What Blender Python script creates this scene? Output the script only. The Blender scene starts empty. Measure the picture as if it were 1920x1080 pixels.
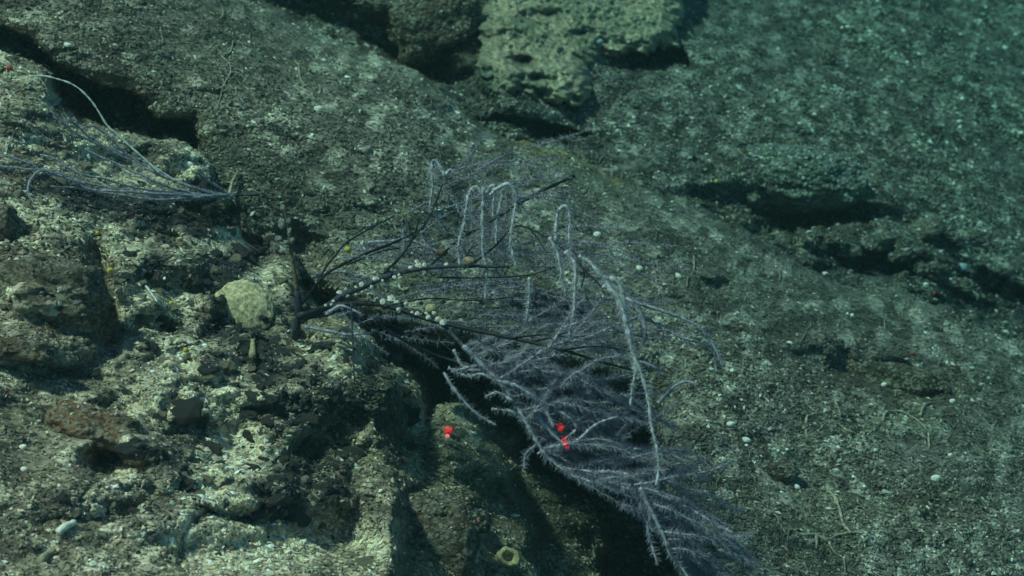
import bpy, math, random
import numpy as np
from mathutils import Vector, Matrix
rng = np.random.default_rng(7); random.seed(7)
SC = bpy.context.scene
COL = SC.collection
# ------------------------------------------------------------------ camera
HFOV = math.radians(25.0); PITCH = math.radians(30.0); CAMZ = 3.0
cam_d = bpy.data.cameras.new('camera'); cam = bpy.data.objects.new('camera', cam_d); COL.objects.link(cam)
cam_d.sensor_fit = 'HORIZONTAL'; cam_d.angle = HFOV; cam_d.clip_start = 0.02; cam_d.clip_end = 200
cam.location = (0, 0, CAMZ); cam.rotation_euler = (math.pi/2 - PITCH, 0, 0); SC.camera = cam
cam_d.dof.use_dof = True; cam_d.dof.focus_distance = 1.78; cam_d.dof.aperture_fstop = 16
CP = np.array([0, 0, CAMZ]); RX = np.array([1.0, 0, 0])
UP = np.array([0, math.sin(PITCH), math.cos(PITCH)]); FW = np.array([0, math.cos(PITCH), -math.sin(PITCH)])
TH = math.tan(HFOV/2)
# ------------------------------------------------------------------ light
SUN_CAM = np.array([-0.48, 0.72, 0.50])           # towards the light: right, up, towards the viewer
sd = SUN_CAM[0]*RX + SUN_CAM[1]*UP - SUN_CAM[2]*FW; sd /= np.linalg.norm(sd)
sun_d = bpy.data.lights.new('sun', 'SUN'); sun_d.energy = 5.0; sun_d.angle = math.radians(4.5); sun_d.color = (1.0, 0.735, 0.575)
sun = bpy.data.objects.new('sun', sun_d); COL.objects.link(sun)
sun.rotation_euler = Vector(sd).to_track_quat('Z', 'Y').to_euler(); sun.location = (0, 0, 6)
world = bpy.data.worlds.new('World'); SC.world = world; world.use_nodes = True
wn = world.node_tree; bg = wn.nodes['Background']; sky = wn.nodes.new('ShaderNodeTexSky')
sky.sky_type = 'NISHITA'; sky.sun_disc = False
sky.sun_elevation = math.asin(sd[2]); sky.sun_rotation = math.atan2(sd[0], sd[1])
wn.links.new(sky.outputs[0], bg.inputs[0]); bg.inputs[1].default_value = 0.09
SC.view_settings.view_transform = 'Standard'; SC.view_settings.look = 'None'
SC.view_settings.gamma = 1; SC.view_settings.use_curve_mapping = False; SC.view_settings.exposure = 0.06
SC.cycles.volume_bounces = 0; SC.cycles.max_bounces = 4; SC.cycles.diffuse_bounces = 2
HAZE_DENSITY = 0.44; HAZE_COLOR = (0.012, 0.025, 0.026); HAZE_ABSORB = (0.06, 0.71, 0.66)
# ------------------------------------------------------------------ noise
def _hash(ix, iy, iz, seed):
    h = (ix.astype(np.uint32)*np.uint32(374761393)) ^ (iy.astype(np.uint32)*np.uint32(668265263)) ^ (iz.astype(np.uint32)*np.uint32(2147483647 - 1274126177)) ^ np.uint32(seed*144665 + 77)
    h = (h ^ (h >> np.uint32(13)))*np.uint32(1274126177); h = (h ^ (h >> np.uint32(16)))*np.uint32(2246822519)
    return ((h ^ (h >> np.uint32(15))) & np.uint32(0xFFFFFF)).astype(np.float32)/np.float32(0xFFFFFF)
def vnoise(p, f, seed=0):
    q = (p*f).astype(np.float32); i = np.floor(q); t = q - i; t = t*t*(3 - 2*t); i = i.astype(np.int64)
    out = 0
    for dx in (0, 1):
        wx = t[..., 0] if dx else 1 - t[..., 0]
        for dy in (0, 1):
            wy = t[..., 1] if dy else 1 - t[..., 1]
            for dz in (0, 1):
                wz = t[..., 2] if dz else 1 - t[..., 2]
                out = out + wx*wy*wz*_hash(i[..., 0] + dx, i[..., 1] + dy, i[..., 2] + dz, seed)
    return out*2 - 1
def fbm(p, f, octs, seed=0, gain=0.5):
    a, s, out = 1.0, 0.0, 0; p = np.asarray(p, np.float32); M = np.array([[.78, .46, -.42], [-.30, .87, .40], [.55, -.19, .81]], np.float32)
    for k in range(octs):
        p = p@M; out = out + a*vnoise(p, f*(2.03**k), seed + k*17); s += a; a *= gain
    return out/s
def cells(u, v, f, seed=0):                        # 2-D cellular distance and a value per cell
    x, y = u*f, v*f; ix, iy = np.floor(x), np.floor(y); best = np.full(x.shape, 9.0, np.float32); val = np.zeros(x.shape, np.float32)
    for dx in (-1, 0, 1):
        for dy in (-1, 0, 1):
            cx, cy = (ix + dx).astype(np.int64), (iy + dy).astype(np.int64); z = cx*0
            jx = cx + _hash(cx, cy, z, seed + 1); jy = cy + _hash(cx, cy, z + 1, seed + 2)
            d = np.hypot(x - jx, y - jy).astype(np.float32); m = d < best
            best = np.where(m, d, best); val = np.where(m, _hash(cx, cy, z + 2, seed + 3), val)
    return best, val
def smooth(a, b, x):
    t = np.clip((x - a)/(b - a), 0, 1); return t*t*(3 - 2*t)
# ------------------------------------------------------------------ places
def invd(px, py): return 0.476 - 0.166*px/1920 + 0.191*py/1080
def at(px, py, d):                                 # a place seen at (px, py) of the 1920 x 1080 photograph, d metres along the view
    px, py, d = np.asarray(px, float), np.asarray(py, float), np.asarray(d, float)
    x = (px - 960)/960*TH; y = -(py - 540)/960*TH
    return CP + d[..., None]*(x[..., None]*RX + y[..., None]*UP + FW)
# ------------------------------------------------------------------ mesh helpers
def new_mesh(name, V, F, col=None, smooth_shade=True, mat=None):
    V = np.asarray(V, np.float32); me = bpy.data.meshes.new(name)
    F = np.asarray(F, np.int32); k = F.shape[1]
    me.vertices.add(len(V)); me.vertices.foreach_set('co', V.ravel())
    me.loops.add(F.size); me.loops.foreach_set('vertex_index', F.ravel())
    me.polygons.add(len(F)); me.polygons.foreach_set('loop_start', np.arange(0, F.size, k, dtype=np.int32))
    me.polygons.foreach_set('use_smooth', np.full(len(F), smooth_shade))
    if col is not None:
        a = me.color_attributes.new('Col', 'FLOAT_COLOR', 'POINT')
        c = np.ones((len(V), 4), np.float32); c[:, :3] = col; a.data.foreach_set('color', c.ravel())
    me.update(calc_edges=True); me.validate()
    if mat: me.materials.append(mat)
    return me
def link(name, me, parent=None, **props):
    o = bpy.data.objects.new(name, me); COL.objects.link(o)
    if parent is not None: o.parent = parent
    for k, v in props.items(): o[k] = v
    return o
def thing(name, me, label, cat, group=None, origin=None):
    """Top-level thing: one mesh (moved so that its origin is at origin) or an Empty."""
    o = link(name, me, label=label, category=cat)
    if group: o['group'] = group
    if origin is not None:
        o.location = Vector(origin)
        if me is not None: me.transform(Matrix.Translation(-Vector(origin)))
    return o
def part(name, me, parent, **props):
    me.transform(Matrix.Translation(-parent.matrix_world.translation)) if False else None
    o = link(name, me, parent, **props)
    loc = Vector((0, 0, 0)); q = parent
    while q is not None: loc += q.location; q = q.parent
    me.transform(Matrix.Translation(-loc))
    return o
def catmull(P, n):
    P = np.asarray(P, float)
    if len(P) == 2: t = np.linspace(0, 1, n)[:, None]; return P[0]*(1 - t) + P[1]*t
    Q = np.vstack([2*P[0] - P[1], P, 2*P[-1] - P[-2]])
    s = np.r_[0, np.cumsum(np.linalg.norm(np.diff(P, axis=0), axis=1))]; u = np.linspace(0, s[-1], n)
    k = np.clip(np.searchsorted(s, u, side='right') - 1, 0, len(P) - 2); t = ((u - s[k])/(s[k+1] - s[k] + 1e-12))[:, None]
    a, b, c, d = Q[k], Q[k+1], Q[k+2], Q[k+3]
    return 0.5*(2*b + (c - a)*t + (2*a - 5*b + 4*c - d)*t**2 + (3*b - a - 3*c + d)*t**3)
def frames(P):
    T = np.gradient(P, axis=0); T /= np.linalg.norm(T, axis=1)[:, None] + 1e-12
    ref = np.array([0.3, 0.5, 0.81]); A = np.cross(T, ref); A /= np.linalg.norm(A, axis=1)[:, None] + 1e-9
    return T, A, np.cross(T, A)
def tube(P, r, k=6):
    P = np.asarray(P, float); n = len(P); r = np.broadcast_to(np.asarray(r, float), (n,))
    T, A, B = frames(P); ang = np.arange(k)*2*np.pi/k
    V = (P[:, None] + r[:, None, None]*(np.cos(ang)[None, :, None]*A[:, None] + np.sin(ang)[None, :, None]*B[:, None])).reshape(-1, 3)
    i = np.arange(n - 1)[:, None]*k; j = np.arange(k)[None]; j2 = (j + 1) % k
    F = np.stack([i + j, i + j2, i + k + j2, i + k + j], -1).reshape(-1, 4)
    V = np.vstack([V, P[:1], P[-1:]]); e0, e1 = n*k, n*k + 1
    jj = np.arange(k); c0 = np.stack([jj*0 + e0, (jj + 1) % k, jj, jj], -1)[:, :]; b = (n - 1)*k
    tri0 = np.stack([jj*0 + e0, (jj + 1) % k, jj], -1); tri1 = np.stack([jj*0 + e1, b + jj, b + (jj + 1) % k], -1)
    F3 = np.vstack([np.stack([F[:, 0], F[:, 1], F[:, 2]], -1), np.stack([F[:, 0], F[:, 2], F[:, 3]], -1), tri0, tri1])
    return V, F3
def merge(parts):
    Vs, Fs, o = [], [], 0
    for V, F in parts: Vs.append(V); Fs.append(F + o); o += len(V)
    return np.vstack(Vs), np.vstack(Fs)
# ------------------------------------------------------------------ materials
def material(name, color=None, rough=0.85, speck=0.0, speck_scale=300.0, bump=0.0, bump_scale=250.0, spec=0.25, attr=True, stretch=1.0, dust=0.0):
    m = bpy.data.materials.new(name); m.use_nodes = True; nt = m.node_tree; N, L = nt.nodes, nt.links; b = N['Principled BSDF']
    b.inputs['Roughness'].default_value = rough; b.inputs['Specular IOR Level'].default_value = spec
    tc = N.new('ShaderNodeTexCoord'); mp = N.new('ShaderNodeMapping'); mp.inputs['Scale'].default_value = (1/stretch, 1, 1); L.new(tc.outputs['Object'], mp.inputs[0])
    if color is None:
        c = N.new('ShaderNodeAttribute'); c.attribute_name = 'Col'; csock = c.outputs['Color']
    else:
        c = N.new('ShaderNodeRGB'); c.outputs[0].default_value = (*color, 1); csock = c.outputs[0]
    if speck > 0:
        v = N.new('ShaderNodeTexVoronoi'); v.inputs['Scale'].default_value = speck_scale; L.new(mp.outputs[0], v.inputs['Vector'])
        sep = N.new('ShaderNodeSeparateColor'); L.new(v.outputs['Color'], sep.inputs[0])
        n1 = N.new('ShaderNodeTexNoise'); n1.inputs['Scale'].default_value = speck_scale*0.32; n1.inputs['Detail'].default_value = 5; n1.inputs['Roughness'].default_value = 0.7; L.new(mp.outputs[0], n1.inputs['Vector'])
        ad = N.new('ShaderNodeMath'); ad.operation = 'ADD'; L.new(sep.outputs[0], ad.inputs[0]); L.new(n1.outputs['Fac'], ad.inputs[1])
        mr = N.new('ShaderNodeMapRange'); mr.inputs['From Min'].default_value = 0.45; mr.inputs['From Max'].default_value = 1.5
        mr.inputs['To Min'].default_value = 1 - speck; mr.inputs['To Max'].default_value = 1 + speck*1.15; L.new(ad.outputs[0], mr.inputs[0])
        mu = N.new('ShaderNodeVectorMath'); mu.operation = 'SCALE'; L.new(csock, mu.inputs[0]); L.new(mr.outputs[0], mu.inputs['Scale']); csock = mu.outputs[0]
    if dust > 0:
        v2 = N.new('ShaderNodeTexVoronoi'); v2.inputs['Scale'].default_value = 520; L.new(mp.outputs[0], v2.inputs['Vector']); s2 = N.new('ShaderNodeSeparateColor'); L.new(v2.outputs['Color'], s2.inputs[0])
        n3 = N.new('ShaderNodeTexNoise'); n3.inputs['Scale'].default_value = 60; n3.inputs['Detail'].default_value = 4; L.new(mp.outputs[0], n3.inputs['Vector'])
        a2 = N.new('ShaderNodeMath'); a2.operation = 'MULTIPLY_ADD'; a2.inputs[1].default_value = 1.3; L.new(n3.outputs['Fac'], a2.inputs[0]); L.new(s2.outputs[1], a2.inputs[2])
        g2 = N.new('ShaderNodeMapRange'); g2.inputs['From Min'].default_value = 1.72 - dust; g2.inputs['From Max'].default_value = 1.84 - dust; L.new(a2.outputs[0], g2.inputs[0])
        c2 = N.new('ShaderNodeMix'); c2.data_type = 'RGBA'; c2.inputs['B'].default_value = (.24, .21, .16, 1); L.new(g2.outputs[0], c2.inputs['Factor']); L.new(csock, c2.inputs['A']); csock = c2.outputs['Result']
    L.new(csock, b.inputs['Base Color'])
    if bump > 0:
        nb = N.new('ShaderNodeTexNoise'); nb.inputs['Scale'].default_value = bump_scale; nb.inputs['Detail'].default_value = 6; nb.inputs['Roughness'].default_value = 0.65; L.new(mp.outputs[0], nb.inputs['Vector'])
        bp = N.new('ShaderNodeBump'); bp.inputs['Strength'].default_value = 1.0; bp.inputs['Distance'].default_value = bump; L.new(nb.outputs['Fac'], bp.inputs['Height']); L.new(bp.outputs[0], b.inputs['Normal'])
    return m
M_rock = material('encrusted_rock', speck=0.6, speck_scale=330, bump=0.003, bump_scale=260, stretch=1.6)
M_flake = material('shell_fragments', rough=0.7, spec=0.35)
M_stone = material('stone', speck=0.65, speck_scale=420, bump=0.004, bump_scale=260, stretch=1.3, dust=.36)
M_crust = material('crust', speck=0.5, speck_scale=360, bump=0.004, bump_scale=200)
M_pore = material('sponge_skin', speck=0.35, speck_scale=500, bump=0.0015, bump_scale=420)
M_black = material('black_coral_skeleton', (0.011, 0.011, 0.014), rough=0.5, bump=0.0006, bump_scale=700)
M_grey = material('grey_coral_bark', (0.036, 0.040, 0.058), rough=0.8, speck=0.5, speck_scale=500, bump=0.0008, bump_scale=600)
M_frond = material('lavender_coral_tissue', (0.27, 0.255, 0.305), rough=0.8, speck=0.45, speck_scale=450)
M_fringe = material('polyp_tissue', (0.225, 0.215, 0.265), rough=0.8)
M_hang = material('bright_coral_tissue', (0.38, 0.37, 0.40), rough=0.8, speck=0.4, speck_scale=450)
M_hair = material('bright_polyp_tissue', (0.31, 0.305, 0.34), rough=0.8)
M_whip = material('pale_whip', (0.50, 0.49, 0.48), rough=0.7, speck=0.3, speck_scale=420)
M_shell = material('white_shell', (0.85, 0.76, 0.68), rough=0.5, speck=0.25, speck_scale=300, bump=0.0005, bump_scale=500)
M_barn = material('barnacle_plate', (0.85, 0.77, 0.68), rough=0.6, speck=0.4, speck_scale=400, bump=0.0008, bump_scale=500)
M_sponge = material('yellow_sponge', (0.36, 0.30, 0.17), rough=0.9, speck=0.35, speck_scale=500, bump=0.0018, bump_scale=420)
M_yell = material('yellow_zoanthid', (0.48, 0.38, 0.06), rough=0.7)
M_red = material('red_animal', (0.33, 0.045, 0.04), rough=0.7)
M_blue = material('pale_blue_sponge', (0.25, 0.34, 0.38), rough=0.85, speck=0.3, bump=0.001)
M_worm = material('worm_tube', (0.31, 0.265, 0.195), rough=0.9, speck=0.4, speck_scale=420)
M_dead = material('encrusted_stem', (0.13, 0.09, 0.05), rough=0.9, speck=0.5, speck_scale=420, bump=0.001)
M_dark = material('cavity', (0.01, 0.01, 0.01), rough=0.95)
# ------------------------------------------------------------------ terrain
def axis(a, b, step, lo, hi):
    core = np.arange(a, b + step, step); left, right, s, x = [], [], step, a
    while x > lo: s = min(s*1.06, 34); x -= s; left.append(x)
    s, x = step, core[-1]
    while x < hi: s = min(s*1.06, 34); x += s; right.append(x)
    return np.r_[left[::-1], core, right]
GX = axis(-40, 1960, 2.3, -900, 2500); GY = axis(-40, 1120, 2.3, -480, 1700)
XX, YY = np.meshgrid(GX, GY); XX = XX.astype(np.float32); YY = YY.astype(np.float32)
PD = 1/np.maximum(invd(XX, YY), 0.13); P0 = at(XX, YY, PD)
UU = (PD*(XX - 960)/960*TH).astype(np.float32); VV = (PD*(YY - 540)/960*TH).astype(np.float32)   # metres across and down the slope
Q0 = np.stack([UU, VV*1.0, PD*0.6], -1).astype(np.float32)
Qs = Q0*np.array([0.6, 1.25, 1.0], np.float32)     # strata: finer across the layers than along
n4 = fbm(Q0, 4, 2, 1); n10 = fbm(Q0, 10, 3, 2); n25 = fbm(Qs, 26, 3, 3); n70 = fbm(Qs, 75, 2, 4); n180 = fbm(Qs, 190, 2, 5, 0.6)
r25 = 1 - np.abs(fbm(Q0, 30, 3, 9))*2.2
cl, cv = cells(UU*0.8, VV, 42, 11); cs, csv = cells(UU*0.8, VV, 95, 12)
WX = XX + 26*fbm(Q0, 14, 3, 21) + 9*vnoise(Q0, 70, 22); WY = YY + 22*fbm(Q0, 14, 3, 31) + 8*vnoise(Q0, 70, 32)
def poly_sd(pts, X, Y):                            # signed distance in photo pixels, positive inside
    pts = np.asarray(pts, float); d = np.full(X.shape, 1e9, np.float32); ins = np.zeros(X.shape, bool)
    for (x1, y1), (x2, y2) in zip(pts, np.roll(pts, -1, 0)):
        ex, ey = x2 - x1, y2 - y1; t = np.clip(((X - x1)*ex + (Y - y1)*ey)/(ex*ex + ey*ey + 1e-9), 0, 1)
        d = np.minimum(d, (X - x1 - t*ex)**2 + (Y - y1 - t*ey)**2)
        c = ((y1 > Y) != (y2 > Y)) & (X < (x2 - x1)*(Y - y1)/(y2 - y1 + 1e-9) + x1); ins ^= c
    d = np.sqrt(d); return np.where(ins, d, -d)
def blob(cx, cy, rx, ry, rot=0.0, sharp=1.0, warp=1.0):
    X = XX + (WX - XX)*warp - cx; Y = YY + (WY - YY)*warp - cy; c, s = math.cos(math.radians(rot)), math.sin(math.radians(rot))
    q = ((X*c + Y*s)/rx)**2 + ((-X*s + Y*c)/ry)**2
    return np.exp(-0.7*q**sharp)
def stroke(pts, w, warp=0.4):
    X = XX + (WX - XX)*warp; Y = YY + (WY - YY)*warp; d = np.full(X.shape, 1e9, np.float32)
    for (x1, y1), (x2, y2) in zip(pts[:-1], pts[1:]):
        ex, ey = x2 - x1, y2 - y1; t = np.clip(((X - x1)*ex + (Y - y1)*ey)/(ex*ex + ey*ey + 1e-9), 0, 1)
        d = np.minimum(d, (X - x1 - t*ex)**2 + (Y - y1 - t*ey)**2)
    return np.exp(-0.7*d/(w*w))
def paint(col, mask, rgb): return col*(1 - mask[..., None]) + np.asarray(rgb, np.float32)*mask[..., None]
OLIVE = (0.27, 0.22, 0.165); GREEN = (0.142, 0.124, 0.108); SAND = (0.66, 0.56, 0.40); MANG_AND_SHADE = (0.020, 0.022, 0.030)  # last colour: manganese crust, also shade painted into caves and crevices
BROWN = (0.07, 0.05, 0.03); RUST = (0.16, 0.075, 0.035); CRUST = (0.37, 0.285, 0.195); ORANGE = (0.30, 0.18, 0.06)
grain = (np.where(csv > 0.80, 1.9, np.where(csv < 0.22, 0.55, 1.0)) * (1 + 0.55*n70 + 0.45*n180)).astype(np.float32)

# --- the far slope
E = [(-900, -480), (380, -480), (430, -60), (530, 20), (640, 84), (720, 108), (800, 140), (850, 190), (925, 245), (1010, 262), (1090, 285), (1150, 326), (1235, 352),
     (1300, 380), (1380, 415), (1450, 455), (1530, 500), (1600, 540), (1700, 555), (1800, 580), (1900, 630), (2060, 700), (2500, 860)]
ledge = stroke([(1330, 380), (1440, 425), (1530, 470), (1640, 505), (1760, 530), (1850, 560), (1960, 610)], 42, 1.5)
sdE0 = -poly_sd(E + [(2500, -480)], XX + (WX - XX)*.35, YY + (WY - YY)*.35)
far = PD + 0.15 + 0.05*np.exp(-(np.minimum(sdE0 + 20, 0)/30)**2)*smooth(1000, 800, XX)*smooth(1500, 900, XX) - 0.07*n4 - 0.03*n10 - 0.012*n25 - 0.005*n70 - 0.003*n180 - ledge*(0.05*n25 + 0.02*n70)
for b_, h_ in ((blob(600, 20, 130, 36, 26, 2.0, 1.7), -0.06), (blob(760, 100, 90, 36, 26, 2.0, 1.7), -0.06), (blob(800, 20, 110, 60, 0), 0.03), (blob(860, 165, 70, 40, 50, 2.0, 1.6), -0.05), (blob(1215, 108, 70, 20, 8, 2), -0.11), (blob(1300, 30, 60, 60), -0.03),
               (blob(1510, 412, 92, 28, -4, 2.2, 1.6), -0.13), (blob(1440, 385, 90, 32, 10, 1), -0.06), (blob(1230, 330, 60, 40, 0, 1), 0.02),
               (blob(1640, 505, 95, 20, 10, 2), -0.06), (blob(1880, 570, 95, 32, 25, 2), -0.09), (blob(1770, 470, 120, 22, 25), -0.05),
               (blob(1720, 455, 60, 28, 10), 0.03), (blob(1600, 380, 70, 30, 0), 0.035), (blob(995, 236, 95, 13, 12, 3, 1.2), -0.08), (blob(960, 190, 60, 40, 10), 0.05)):
    far = far - h_*b_
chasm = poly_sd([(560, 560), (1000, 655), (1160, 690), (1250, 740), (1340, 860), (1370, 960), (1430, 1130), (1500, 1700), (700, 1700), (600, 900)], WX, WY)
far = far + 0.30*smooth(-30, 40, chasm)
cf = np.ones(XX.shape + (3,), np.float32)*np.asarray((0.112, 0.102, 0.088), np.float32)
cf = paint(cf, smooth(-0.1, 0.7, n10)*0.4, (0.17, 0.18, 0.13)); cf = paint(cf, np.clip(ledge*(.75 + .9*n25), 0, 1)*.8, (0.05, 0.046, 0.036)); cf = paint(cf, smooth(-30, 30, chasm)*.85, (0.05, 0.039, 0.027)); cf = cf*grain[..., None]  # the chasm term paints its shade into the gravel as dark brown
for b_, c_, k_ in ((blob(760, 60, 170, 70, 20), BROWN, .75), (blob(810, 40, 90, 60, 0), (0.085, 0.05, 0.028), .8), (blob(1480, 410, 120, 40), BROWN, .7), (blob(1640, 505, 120, 24, 12), MANG_AND_SHADE, .9),
                   (blob(1890, 570, 90, 36, 25), MANG_AND_SHADE, .9), (blob(1720, 455, 120, 26, 18), (0.06, 0.06, 0.045), .7), (blob(990, 236, 100, 15, 12), MANG_AND_SHADE, .85), (blob(860, 190, 50, 80, -40), (0.05, 0.055, 0.05), .8),
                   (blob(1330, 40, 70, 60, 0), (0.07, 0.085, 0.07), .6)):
    cf = paint(cf, b_*k_*(0.75 + 0.25*np.clip(n25*2, -1, 1)), c_)  # blobs over cave, ledge seam and crevices paint their shade into the rock
# --- the mid slab that runs down to the right
slabpoly = E + [(2500, 1700), (1480, 1700), (1400, 1130), (1345, 1030), (1275, 965), (1262, 870), (1240, 790), (1200, 735), (1150, 700), (1000, 668), (850, 645), (700, 600), (620, 560),
                (520, 510), (430, 420), (380, 350), (372, 290), (364, 228), (300, 212), (235, 168), (165, 152), (105, 100), (55, 56), (-60, 20), (-900, -200)]
sd_s = poly_sd(slabpoly, WX, WY)
sd_E = -poly_sd(E + [(2500, -480)], XX + (WX - XX)*.35, YY + (WY - YY)*.35)
shoulder = np.clip(1 - sd_E/150, 0, 1); shoulder = 0.20*(1 - np.sqrt(np.clip(1 - shoulder**2, 0, 1)))*smooth(2000, 1300, XX)
lip = np.clip(1 - sd_s/46, 0, 1); lip = 0.05*(1 - np.sqrt(np.clip(1 - lip**2, 0, 1)))
slab = PD + 0.0 + shoulder + lip - 0.035*n4 - 0.018*n10 - 0.009*n25 - 0.005*n70 - 0.003*n180
slab = slab + 0.05*smooth(300, 900, YY)*smooth(1100, 500, XX)
for b_, h_ in ((blob(1035, 582, 66, 20, 4, 2, .5), -0.10), (blob(1190, 306, 36, 20, 0, 2, .5), -0.14), (blob(1000, 315, 40, 12, 25, 1.5), -0.015), (stroke([(990, 275), (1060, 285), (1130, 310), (1160, 335)], 12), 0.02),
               (blob(1220, 750, 60, 60), -0.05), (blob(1640, 708, 130, 34, 12, 2, 1.3), -0.05), (blob(560, 460, 60, 40), -0.05), (blob(1330, 545, 24, 12), -0.03), (blob(300, 60, 200, 60, 20), 0.03), (blob(700, 300, 200, 90, 20), 0.03),
               (blob(1700, 900, 130, 60, 20), 0.02), (blob(1520, 880, 90, 40, 20), -0.015)):
    slab = slab - h_*b_
slab = np.where(sd_s > 0, slab, slab + np.clip(-sd_s, 0, 90)*0.009 + 0.05*smooth(0, 12, -sd_s))
cs_ = np.ones(XX.shape + (3,), np.float32)*np.asarray(GREEN, np.float32)
cs_ = paint(cs_, smooth(1500, 200, XX + YY*0.3)*0.5, OLIVE); cs_ = paint(cs_, smooth(0.0, 0.6, n10)*0.3, (0.18, 0.165, 0.125)); cs_ = paint(cs_, smooth(0.05, 0.6, -n10)*0.35, (0.07, 0.075, 0.055)); cs_ = cs_*grain[..., None]
for b_, c_, k_ in ((stroke([(985, 268), (1060, 280), (1125, 305), (1160, 335)], 13), ORANGE, .75), (blob(1080, 320, 80, 26, 20), (0.20, 0.20, 0.14), .5), (blob(1190, 306, 40, 22), MANG_AND_SHADE, .8), (blob(1035, 582, 70, 22), MANG_AND_SHADE, .7),  # near-black blobs in the two caves paint their shade
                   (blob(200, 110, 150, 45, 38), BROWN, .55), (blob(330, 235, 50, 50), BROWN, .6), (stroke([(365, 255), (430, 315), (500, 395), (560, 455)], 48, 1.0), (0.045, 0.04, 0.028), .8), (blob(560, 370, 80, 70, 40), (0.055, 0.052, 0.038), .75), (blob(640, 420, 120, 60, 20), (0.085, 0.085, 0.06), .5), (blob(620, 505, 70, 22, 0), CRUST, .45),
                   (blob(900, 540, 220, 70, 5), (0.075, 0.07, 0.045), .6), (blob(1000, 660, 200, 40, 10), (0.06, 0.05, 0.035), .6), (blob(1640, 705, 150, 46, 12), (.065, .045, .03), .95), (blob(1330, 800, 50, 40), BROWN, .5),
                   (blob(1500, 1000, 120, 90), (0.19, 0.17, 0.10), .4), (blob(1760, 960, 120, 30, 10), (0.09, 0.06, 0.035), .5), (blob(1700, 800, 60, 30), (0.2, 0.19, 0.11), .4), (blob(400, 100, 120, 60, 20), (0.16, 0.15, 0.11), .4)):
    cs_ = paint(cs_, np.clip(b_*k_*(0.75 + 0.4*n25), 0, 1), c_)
# --- the encrusted outcrop at the lower left
outpoly = [(-900, -100), (-60, 95), (30, 110), (85, 140), (105, 190), (140, 240), (200, 246), (270, 268), (330, 276), (385, 298), (420, 340), (455, 372), (475, 425), (515, 450), (545, 480), (570, 540), (620, 590),
           (680, 640), (730, 690), (785, 735), (800, 780), (880, 772), (950, 800), (1005, 860), (1060, 905), (1110, 960), (1150, 1030), (1160, 1130), (1180, 1700), (-900, 1700)]
rag = smooth(700, 900, XX)*46; sd_o = poly_sd(outpoly, WX + rag*fbm(Q0, 9, 3, 51), WY + rag*fbm(Q0, 9, 3, 52))
olip = np.clip(1 - sd_o/40, 0, 1); olip = 0.035*(1 - np.sqrt(np.clip(1 - olip**2, 0, 1)))
nod = np.clip(1 - cl*1.35, 0, 1)*smooth(0.35, 0.5, cv)
rough = smooth(120, 330, XX + 0.2*(YY - 500))*smooth(840, 640, XX)*smooth(1010, 940, YY)   # where the crust is knobbly
blend = smooth(120, 10, sd_o)*smooth(330, 430, XX)*smooth(600, 500, XX)*smooth(560, 480, YY)
out = PD - 0.055 + 0.045*blend + olip - 0.03*n4 - 0.026*n10 - 0.016*n25 - 0.006*n70 - 0.003*n180 - 0.017*nod*rough - 0.012*np.clip(r25, -1, 1)*rough - 0.009*np.clip(1 - cs*1.3, 0, 1)*rough*smooth(.3, .5, csv) - 0.012*fbm(Q0, 48, 3, 91)*rough
flank = poly_sd([(790, 735), (775, 830), (765, 870), (760, 905), (700, 930), (600, 800), (640, 700), (700, 690)], WX, WY)
out = out + 0.085*smooth(735, 800, WX + 0.06*(WY - 760))*smooth(600, 760, YY) + 0.05*smooth(820, 1000, XX)*smooth(700, 800, YY) + 0.15*smooth(-6, 30, XX + 1.6*(WX - XX) - np.interp(YY, [700, 780, 850, 950, 1080, 1300], [820, 868, 925, 985, 1020, 1040]))*smooth(740, 790, YY)
for b_, h_ in ((blob(40, 215, 90, 70, 20), .05), (blob(110, 535, 110, 60, 8, 2, .7), .05), (blob(190, 560, 26, 90, -6, 2, .6), -.06), (blob(120, 510, 80, 18, 8, 2), -.015), (blob(30, 640, 90, 28, 8), .03), (blob(90, 690, 90, 12, 5), -.02),
               (blob(215, 865, 50, 28, 0, 1.5), -.06), (stroke([(338, 1060), (340, 1010), (352, 985), (392, 958)], 4), -.006), (stroke([(392, 958), (480, 975), (560, 965)], 6), -.012), (blob(500, 1020, 130, 40, 0), -.03),
               (blob(260, 310, 130, 30, 15), -.03), (blob(480, 460, 16, 40, -15, 2), -.07), (blob(455, 410, 90, 30, 15), -.03), (blob(420, 1000, 90, 20), .02), (blob(590, 850, 60, 40), -.03), (blob(640, 830, 40, 60), -.03), (blob(600, 720, 90, 40), .03),
               (blob(640, 610, 30, 40), .03), (blob(720, 670, 50, 30), -.05), (blob(300, 620, 70, 20), -.03), (blob(380, 600, 60, 30, 30), -.015), (blob(930, 930, 90, 30, 30), -.06), (blob(870, 850, 90, 40, 20), .03),
               (blob(790, 1000, 110, 80), .03), (blob(650, 1010, 60, 60), -.04), (blob(1230, 1040, 110, 90), -.12), (blob(1150, 960, 120, 50, 25), -.05), (blob(760, 800, 30, 60, 10), -.06), (blob(400, 380, 110, 26, 5), -.015)):
    out = out - h_*b_
out = np.where(sd_o > 0, out, out + np.clip(-sd_o, 0, 90)*0.008 + 0.04*smooth(0, 10, -sd_o))
co = np.ones(XX.shape + (3,), np.float32)*np.asarray(OLIVE, np.float32)
co = paint(co, smooth(0.0, 0.6, n10)*0.4, (0.21, 0.19, 0.13)); co = co*grain[..., None]
sandm = np.zeros(XX.shape, np.float32)
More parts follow.
